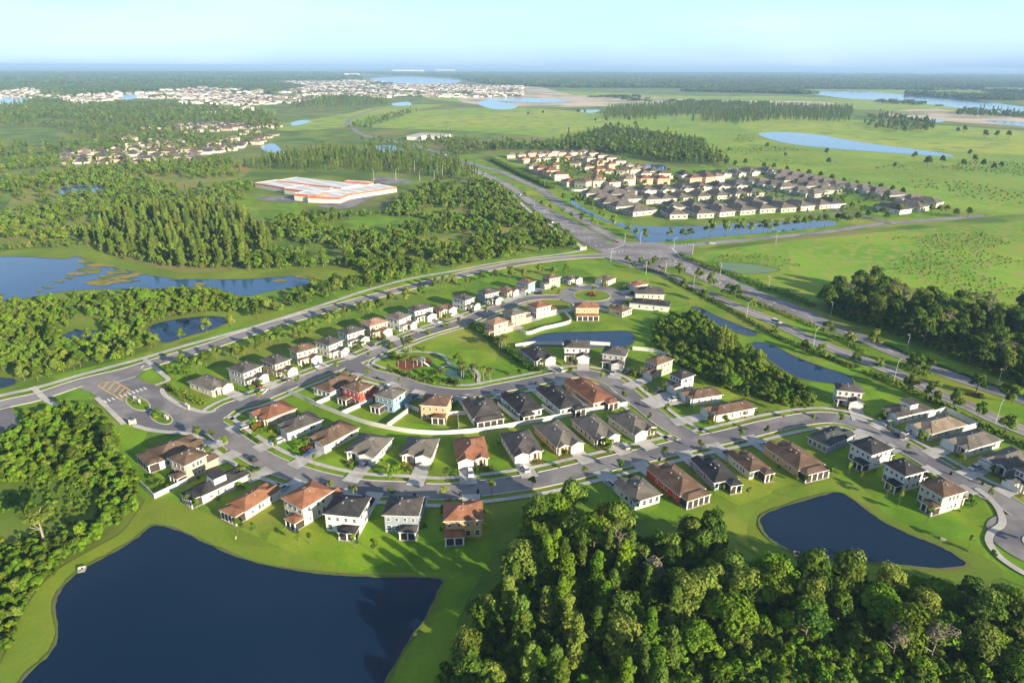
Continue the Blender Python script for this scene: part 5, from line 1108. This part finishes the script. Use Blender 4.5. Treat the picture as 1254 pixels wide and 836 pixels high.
# bins by the kerbs
m_bin = mat('bin_black', (.02,.022,.025), rough=.5); bb = MB(); bb.box(-.3,.3,-.33,.33,.12,1.0,m_bin); bbm = bb.mesh('bin_body'); bl = MB(); bl.box(-.33,.33,-.37,.37,1.002,1.08,m_bin); blm = bl.mesh('lid'); bw = MB(); bw.rod((-.34,.25,.12),(.34,.25,.12),.12,.12,10,m_tyre); bwm = bw.mesh('wheels')
for i, (c, x, y) in enumerate([('D',575,325),('D',810,322),('D',118,272),('C',1037,272),('E',672,640),('E',868,600),('E',1075,550),('F',240,460),('D',900,305),('B',385,185),('A',1038,730),('G',770,590),('G',930,640),('E',235,210)]):
    o = empty('wheelie_bin', CP(c, x, y), R.uniform(0, 3)); link('bin_body', bbm, o); link('lid', blm, o); link('wheels', bwm, o); tag(o, 'black wheelie bin standing at the kerb', 'bin', 'bins put out at the kerb')

hedge([(892,356),(905,362),(925,370),(950,381),(975,391),(1000,402)], 3.5, 2.0, 'uneven bushes on the highway median, upper part', [lf_oak, lf_bright], 1.2)
hedge([(1020,412),(1045,424),(1060,432)], 4, 1.2, 'bright low bushes on the highway median below the arrows', [lf_bright, lf_oak], 1.4)
hedge([(1105,448),(1125,456),(1140,462)], 4, 2.2, 'bushes on the highway median before the large dark tree', [lf_oak, lf_olive], 1.4)

# clipped beds of bushes along the house fronts and one garden side
def bed(p, q, label, lf, h=1.1):
    o = p.copy(); mb = MB(); L_ = (q-p).length
    for _ in range(int(L_*22)+12):
        v = p.lerp(q, R.random())-o; hh = h*(.55+.6*abs(mnoise.noise(Vector(((v.x+o.x)*.5, (v.y+o.y)*.5, 2)))))*1.3; v += Vector((R.uniform(-.6,.6), R.uniform(-.6,.6), hh*R.uniform(.2, 1.0)))
        card(mb, v, (Vector((0,0,.7))+rv()*.9).normalized(), .22*R.uniform(.7,1.3), R.choice(lf))
    ob = mb.build('garden_bushes', None, None, o); tag(ob, label, 'bushes', 'bushes in the front gardens')
for (c, rz, hw, hd, fn), lab in zip(HOUSES, HLAB):
    side = Vector((-fn.y, fn.x, 0)); sh = ' '.join(lab.split()[:8])
    for s in R.sample([-1, 1], 2)[:R.choice([1, 2])]:
        a_ = c+fn*(hd-1.0)+side*s*(hw+.9); b_ = c+fn*(hd+R.uniform(1.5, 3.5))+side*s*(hw+R.uniform(.2, 1.2)); a_.z = b_.z = 0
        if R.random() < .5: b_ = c+fn*(hd+1.2)+side*s*hw*.35; a_ = c+fn*(hd+1.0)+side*s*hw; a_.z = b_.z = 0
        if on_drive((a_+b_)/2) or on_drive(b_) or near_road(b_, 2.5): continue
        bed(a_, b_, 'garden bushes in front of the '+sh, R.choice([[lf_oak, lf_bright], [lf_bright, lf_gold], [lf_dark, lf_oak], [lf_oak, lf_red, lf_bright], [lf_oak, lf_olive]]))
k = 0
for i, ((a, b, hw), lab) in enumerate(zip(DRIVES, HLAB)):
    if (b-a).length > 6.5 and (i*7) % 10 < 4:
        d = (b-a).normalized(); n = Vector((-d.y, d.x, 0)); p = a+d*3.2+n*R.choice([-1.1, 1.1]); col = R.choice(['white','silver','dark','blue','white','silver','red'])
        if any((Vector(o.location)-p).length < 6 for o in bpy.data.objects if o.get('category') == 'car'): continue
        car(p, d, col, '%s car parked in the drive of the %s' % (col if col != 'dark' else 'black', ' '.join(lab.split()[:7])))
# ================================================================== THE OTHER ESTATES
def farhouse(w_, d_, h, roofmat, wallmat, pitch=.45, g=True):
    a = MB(); a.box(-w_/2, w_/2, -d_/2, d_/2, -.2, h+.05, wallmat); b = MB(); hip(b, -w_/2, w_/2, -d_/2, d_/2, h, pitch, roofmat, m_trim)
    if g:
        a.box(-w_/2+.5, 1, -d_/2-3, -d_/2+.2, -.2, 2.95, wallmat); hg = gable(b, -w_/2+.5, 1, -d_/2-3, -d_/2+3, 2.9, .42, roofmat, m_trim); a.face([(-w_/2+.5,-d_/2-3.004,2.85),(1,-d_/2-3.004,2.85),((-w_/2+1.5)/2,-d_/2-3.004,2.85+(w_/2+.5)/2*.42)], m_trim)
    for s in (-1, 1):
        for i in range(3): y = -d_/2+d_*(i+.5)/3; a.box(s*(w_/2)-.03, s*(w_/2)+.03, y-.5, y+.5, .9, 2.1, m_glass)
    for i in range(3): x = -w_/2+w_*(i+.5)/3; a.box(x-.6, x+.6, d_/2-.03, d_/2+.03, .9, 2.1, m_glass); (a.box(x-.5, x+.5, -d_/2-.03, -d_/2+.03, 3.8, 5.0, m_glass) if h > 4 else None)
    return a.mesh('wall'), b.mesh('roof')
FH = {'grey': [farhouse(13, 19, 3.0, RF['grey'], WL['greige']), farhouse(13, 19, 3.0, RF['char'], WL['white']), farhouse(13, 18, 3.0, RF['grey'], WL['grey']), farhouse(13, 19, 3.1, RF['grey'], WL['cream'])],
      'red': [farhouse(12.5, 14, 5.6, RF['red'], WL['pink']), farhouse(12.5, 14, 5.6, RF['brown'], WL['cream']), farhouse(12, 13, 4.1, RF['tan'], WL['cream']), farhouse(12, 13, 4.1, RF['red'], WL['cream'])],
      'two': [farhouse(12.5, 13, 5.6, RF['tan'], WL['cream'], g=False), farhouse(12.5, 13, 5.6, RF['red'], WL['pink'], g=False)]}
ORD = ['first','second','third','fourth','fifth','sixth','seventh','eighth','ninth','tenth','eleventh','twelfth','thirteenth','fourteenth','fifteenth','sixteenth','seventeenth','eighteenth','nineteenth','twentieth']
def row(px, kind, desc, group, flip=0, rz=None, s=1.22, n=None):
    pts = [P(*q) for q in px]
    for i, p in enumerate(pts):
        t = pts[min(i+1, len(pts)-1)]-pts[max(i-1, 0)]; r = rz if rz is not None else math.atan2(t.y, t.x)+flip*math.pi
        w_, rf = R.choice(FH[kind]); o = empty('house', p, r+R.uniform(-.03,.03)); link('wall', w_, o); link('roof', rf, o); o.scale = (s, s, s); tag(o, ORD[i]+' house from the left '+desc, 'house', group)
G1 = 'grey-roofed houses of the canal estate'; G2 = 'red-roofed houses of the canal estate'
row([(825,265),(856,264),(880,262),(905,260),(930,258),(955,257),(977,255),(1000,253),(1016,252)], 'grey', 'in the grey-roofed front row on the canal', G1, 1)
row([(824,256),(848,256),(873,254),(898,253),(920,251),(943,250)], 'grey', 'in the second grey-roofed row behind the canal', G1)
row([(794,247),(812,246),(832,245),(855,243),(878,242),(900,240),(919,239)], 'grey', 'in the third grey-roofed row behind the canal', G1, 1)
row([(766,237),(789,236),(811,235),(833,234),(855,232),(878,231),(899,230)], 'grey', 'in the fourth grey-roofed row behind the canal', G1)
row([(730,228),(767,226),(789,225),(810,225),(848,224),(865,223),(876,222)], 'two', 'in the pale two-storey row amid grey roofs', G2, s=1.12)
row([(838,217),(863,217),(881,216),(899,215),(916,213),(939,212)], 'grey', 'in the rearmost grey-roofed row by the round trees', G1)
row([(916,224),(931,226),(946,229),(961,232),(979,237),(997,240)], 'grey', 'in the slanting row along the estate street, near side', G1)
row([(953,221),(966,224),(980,228),(993,231),(1009,236)], 'grey', 'in the slanting row along the estate street, middle', G1, 1)
row([(959,215),(973,218),(987,221),(999,224),(1011,227),(1024,229),(1041,232),(1057,234),(1075,238),(1092,242),(1117,247)], 'grey', 'in the slanting row against the open meadow', G1)
row([(1094,259),(1116,256),(1134,251)], 'grey', 'beside the estate entrance', G1, 1)
row([(728,240),(738,246),(748,251),(762,256),(781,262)], 'grey', 'in the slanting row at the left end of the canal', G1, 1)
row([(626,193),(637,193),(650,192),(661,192),(669,191),(678,190),(688,190),(700,190),(714,189),(725,192),(736,195),(747,198),(758,202),(770,206),(781,209)], 'red', 'in the outer row of the red-roofed estate under the wood', G2, s=1.0)
row([(653,208),(663,212),(674,215),(685,220),(698,227),(715,229)], 'red', 'in the red-roofed row facing the highway', G2, 1, s=1.15)
row([(679,206),(705,205),(719,208),(732,213),(746,213),(763,214)], 'red', 'in the inner red-roofed row among garden trees', G2, s=1.0)
row([(732,222),(749,229),(768,220),(798,215),(811,218),(790,212)], 'red', 'in the last red-roofed group beside the small pond', G2, s=1.05)
row([(641,199),(655,198),(668,197),(682,197),(696,196),(709,197)], 'red', 'in the second red-roofed row from the wood', G2, s=.95)
row([(721,199),(734,202),(748,206),(775,213),(789,218)], 'two', 'in the slanting two-storey row towards the small pond', G2, s=1.0)
row([(745,236),(757,241),(770,247)], 'grey', 'in the short row behind the left canal bend', G1, 1)
for px, wd in [([(905,293),(1060,278)],0),([(925,246),(905,234),(880,236),(760,243)],5),([(950,250),(1000,262),(1040,262),(1085,272),(1082,276)],6),([(925,228),(960,240),(1000,250),(1040,262)],6),([(740,232),(800,240),(840,240),(925,246)],5),([(800,250),(860,249),(945,246)],5),([(640,196),(700,195),(760,208),(800,222),(880,220),(930,220),(1000,230),(1080,246),(1110,252)],5),([(700,214),(760,226),(800,240),(812,262),(800,264)],5)]:
    if wd: ZR[0] += .004; strip('estate_street', catmull([P(*q) for q in px], False, 4), wd/2, ZR[0], m_asph)
fence('T', [(694,231),(700,234),(716,234),(720,230)], 'white curved fence behind the end house of the red-roofed row', px=True, h=2.0)
# distant towns: one mass each
def joinhouse(a, b):
    bm = bmesh.new(); bm.from_mesh(a); n0 = len(bm.faces); k = len(a.materials); bm.from_mesh(b); bm.faces.ensure_lookup_table()
    for f in bm.faces[n0:]: f.material_index += k
    me = bpy.data.meshes.new('far_house'); [me.materials.append(m_) for m_ in list(a.materials)+list(b.materials)]; bm.to_mesh(me); bm.free(); return me
m_bright = mat('pale_roof', (.40,.385,.37), rough=.7)
def slabhouse(w_, d_, h, rm):
    a = MB(); a.box(-w_/2, w_/2, -d_/2, d_/2, -.2, h, WL['white']); b = MB(); hip(b, -w_/2, w_/2, -d_/2, d_/2, h+.01, .4, rm, m_trim); return joinhouse(a.mesh('a'), b.mesh('b'))
variants('town', [joinhouse(*farhouse(14, 18, 3.2, RF['grey'], WL['greige'], g=False)), joinhouse(*farhouse(14, 16, 5, RF['tan'], WL['cream'], g=False)), slabhouse(15, 18, 5, RF['pinkish']), joinhouse(*farhouse(14, 16, 4, RF['brown'], WL['greige'], g=False)), slabhouse(16, 20, 6, m_bright), slabhouse(20, 14, 5.5, RF['char'])])
variants('darkroofs', [joinhouse(*farhouse(13, 19, 3.0, RF['char'], WL['white'], g=False)), joinhouse(*farhouse(14, 18, 3.0, RF['grey'], WL['tan'], g=False)), joinhouse(*farhouse(14, 18, 3.0, RF['brown'], WL['greige'], g=False)), joinhouse(*farhouse(14, 16, 3.6, RF['char'], WL['tan'], g=False)), joinhouse(*farhouse(14, 16, 4.6, RF['tan'], WL['cream'], g=False))])
def town(name, px, sp, thr, label, s0=.9, s1=1.15, key='town'):
    p = thin(fill(wpoly(px), sp, WATER, check=False, jit=.45), .0035, thr, 5); scatter(name, p, key, s0, s1, label=label, rots=[R.choice([0, 1.57, .3, 3.1])+R.uniform(-.2,.2) for _ in p])
town('distant_houses', [(58,201),(62,192),(120,186),(180,172),(250,168),(320,160),(345,166),(320,178),(250,190),(250,198),(200,200),(100,203)], 25, -.3, 'cluster of dark and pale roofs among trees west of the low white building', .85, 1.05, 'darkroofs')
town('distant_houses', [(140,170),(150,160),(220,154),(340,150),(350,156),(280,160),(200,166),(160,174)], 25, -.3, 'rows of pale houses above the western cluster', .9, 1.2, 'darkroofs')
town('distant_town', [(180,122),(240,108),(330,101),(420,97),(480,102),(640,106),(640,118),(560,120),(500,118),(470,121),(420,117),(360,127),(300,130),(220,126)], 33, -.16, 'far white town stretching below the horizon lake', .7, 1.15)
town('distant_town', [(-60,118),(0,112),(45,108),(60,118),(140,114),(180,118),(160,124),(100,130),(60,124)], 40, -.2, 'far pale town beside the western lake', .7, 1.1)
town('distant_town', [(60,122),(140,114),(240,108),(330,112),(330,126),(220,128),(100,131)], 46, -.02, 'scattered far houses left of the white town', .8, 1.2)
town('distant_town', [(150,148),(260,136),(340,131),(380,128),(370,132),(300,138)], 60, .05, 'scattered pale buildings along the far fields', 1.0, 1.6)
# large far buildings
def bigbox(q, w_, d_, h, rz, label, name='warehouse', wm=None):
    o = empty(name, P(*q), rad(rz)); tag(o, label, 'building', None); a = MB(); a.box(-w_/2, w_/2, -d_/2, d_/2, -.2, h, wm or WL['white']); a.build('wall', None, o); b = MB(); b.box(-w_/2-.4, w_/2+.4, -d_/2-.4, d_/2+.4, h+.01, h+1.0, m_bright); b.build('roof', None, o)
bigbox((431,93.5), 160, 90, 30, 0, 'white dome-like hall on the horizon beyond the far town'); bigbox((500,87.5), 700, 200, 34, 3, 'long white building on the horizon left of centre'); bigbox((545,86.8), 500, 200, 36, -3, 'second long white building on the horizon'); bigbox((995,100), 120, 80, 14, 8, 'white farm hall far beyond the eastern lake')
bigbox((86,101), 90, 80, 16, 0, 'white block far out above the western lake'); bigbox((211,95), 160, 80, 18, 0, 'white hall on the far left plain'); bigbox((530,170), 62, 30, 7, -20, 'low shop with blue-grey roof beside the upper highway'); bigbox((510,171), 26, 22, 6, -20, 'pale side building of the shop beside the upper highway')
# the low white building with orange stripes
m_orange = mat('orange_fascia', (.60,.14,.05), rough=.6); m_whiteroof = mat('white_membrane', (.72,.70,.68), (.66,.64,.63), .05, rough=.7, c3=(.60,.59,.58), scale3=.02, wave=(.035, .3, (.50,.50,.52)))
sch = empty('school', P(400, 245)); tag(sch, 'sprawling low white building with orange stripes and flat roofs', 'building', None); SO = P(400, 245)
def block(A, B, C_, h, wm=None, stripe=(), nm='wing'):
    h *= .62
    a, b, c = (CP('S', *q, h) for q in (A, B, C_)); u = (b-a).normalized(); v = Vector((-u.y, u.x, 0)); dv = (c-b).dot(v)
    if dv < 0: v = -v; dv = -dv
    p = [a-SO, b-SO, b+v*dv-SO, a+v*dv-SO]
    m_ = MB()
    for i in range(4):
        q, r = p[i], p[(i+1) % 4]; k = m_orange if i in stripe else (wm or WL['white'])
        m_.face([(r.x,r.y,-.2),(q.x,q.y,-.2),(q.x,q.y,h*.66),(r.x,r.y,h*.66)], wm or WL['white']); m_.face([(r.x,r.y,h*.66),(q.x,q.y,h*.66),(q.x,q.y,h),(r.x,r.y,h)], k)
    w_ = m_.build(nm, None, sch); t_ = MB(); t_.face([(q.x,q.y,h-.3) for q in p], m_whiteroof); t_.build('flat_roof', None, w_)
CR['S'] = (300,205,6.27)
block((245,100),(740,158),(850,125), 9.5, stripe=(0,)); block((75,118),(330,160),(420,120), 8, stripe=(0,)); block((300,160),(570,195),(660,160), 8.6, stripe=(0,)); block((375,200),(545,215),(590,185), 10.5, stripe=(0,1))
block((560,220),(790,205),(770,150), 8.2, stripe=(0,)); block((730,215),(1165,150),(1090,118), 8, stripe=(0,)); block((760,105),(950,118),(980,108), 9, stripe=(0,1,2,3)); block((480,222),(725,232),(760,190), 9, stripe=(0,1))
sheet('car_park', [cp('S', *q) for q in [(960,95),(1050,75),(1200,85),(1290,110),(1180,130),(1060,125)]], .05, m_asph); sheet('car_park', [cp('S', *q) for q in [(80,235),(200,220),(370,225),(370,265),(280,265),(120,250)]], .054, m_asph); sheet('car_park', [cp('S', *q) for q in [(560,290),(800,250),(900,230),(1000,215),(960,240),(860,290),(760,320),(620,310)]], .058, m_asph)

scatter('woodland', farfill([(-60,119),(180,119),(240,108),(330,101),(420,97),(480,102),(640,106),(640,119),(500,119),(360,128),(220,127),(0,126)], 36, -.1, .003, 8, False), 'cluster', .35, .7, label='street trees scattered through the far town')
scatter('woodland', farfill([(58,201),(120,186),(150,158),(340,150),(345,166),(250,198)], 22, .0, .006, 8, False), 'mid', .6, 1.0, label='garden trees among the western cluster of houses')
# ================================================================== AIR
m_haze = bpy.data.materials.new('haze_air'); m_haze.use_nodes = True; t = m_haze.node_tree; t.nodes.clear()
o_ = t.nodes.new('ShaderNodeOutputMaterial'); pv = t.nodes.new('ShaderNodeVolumePrincipled')
pv.inputs['Color'].default_value = (.40, .62, .95, 1); pv.inputs['Density'].default_value = 9.0e-5; pv.inputs['Anisotropy'].default_value = 0.0
t.links.new(pv.outputs[0], o_.inputs['Volume'])
mb = MB(); mb.box(-72000, 72000, -450, 76000, -1, 126, m_haze); hz = mb.build('haze'); hz['kind'] = 'stuff'
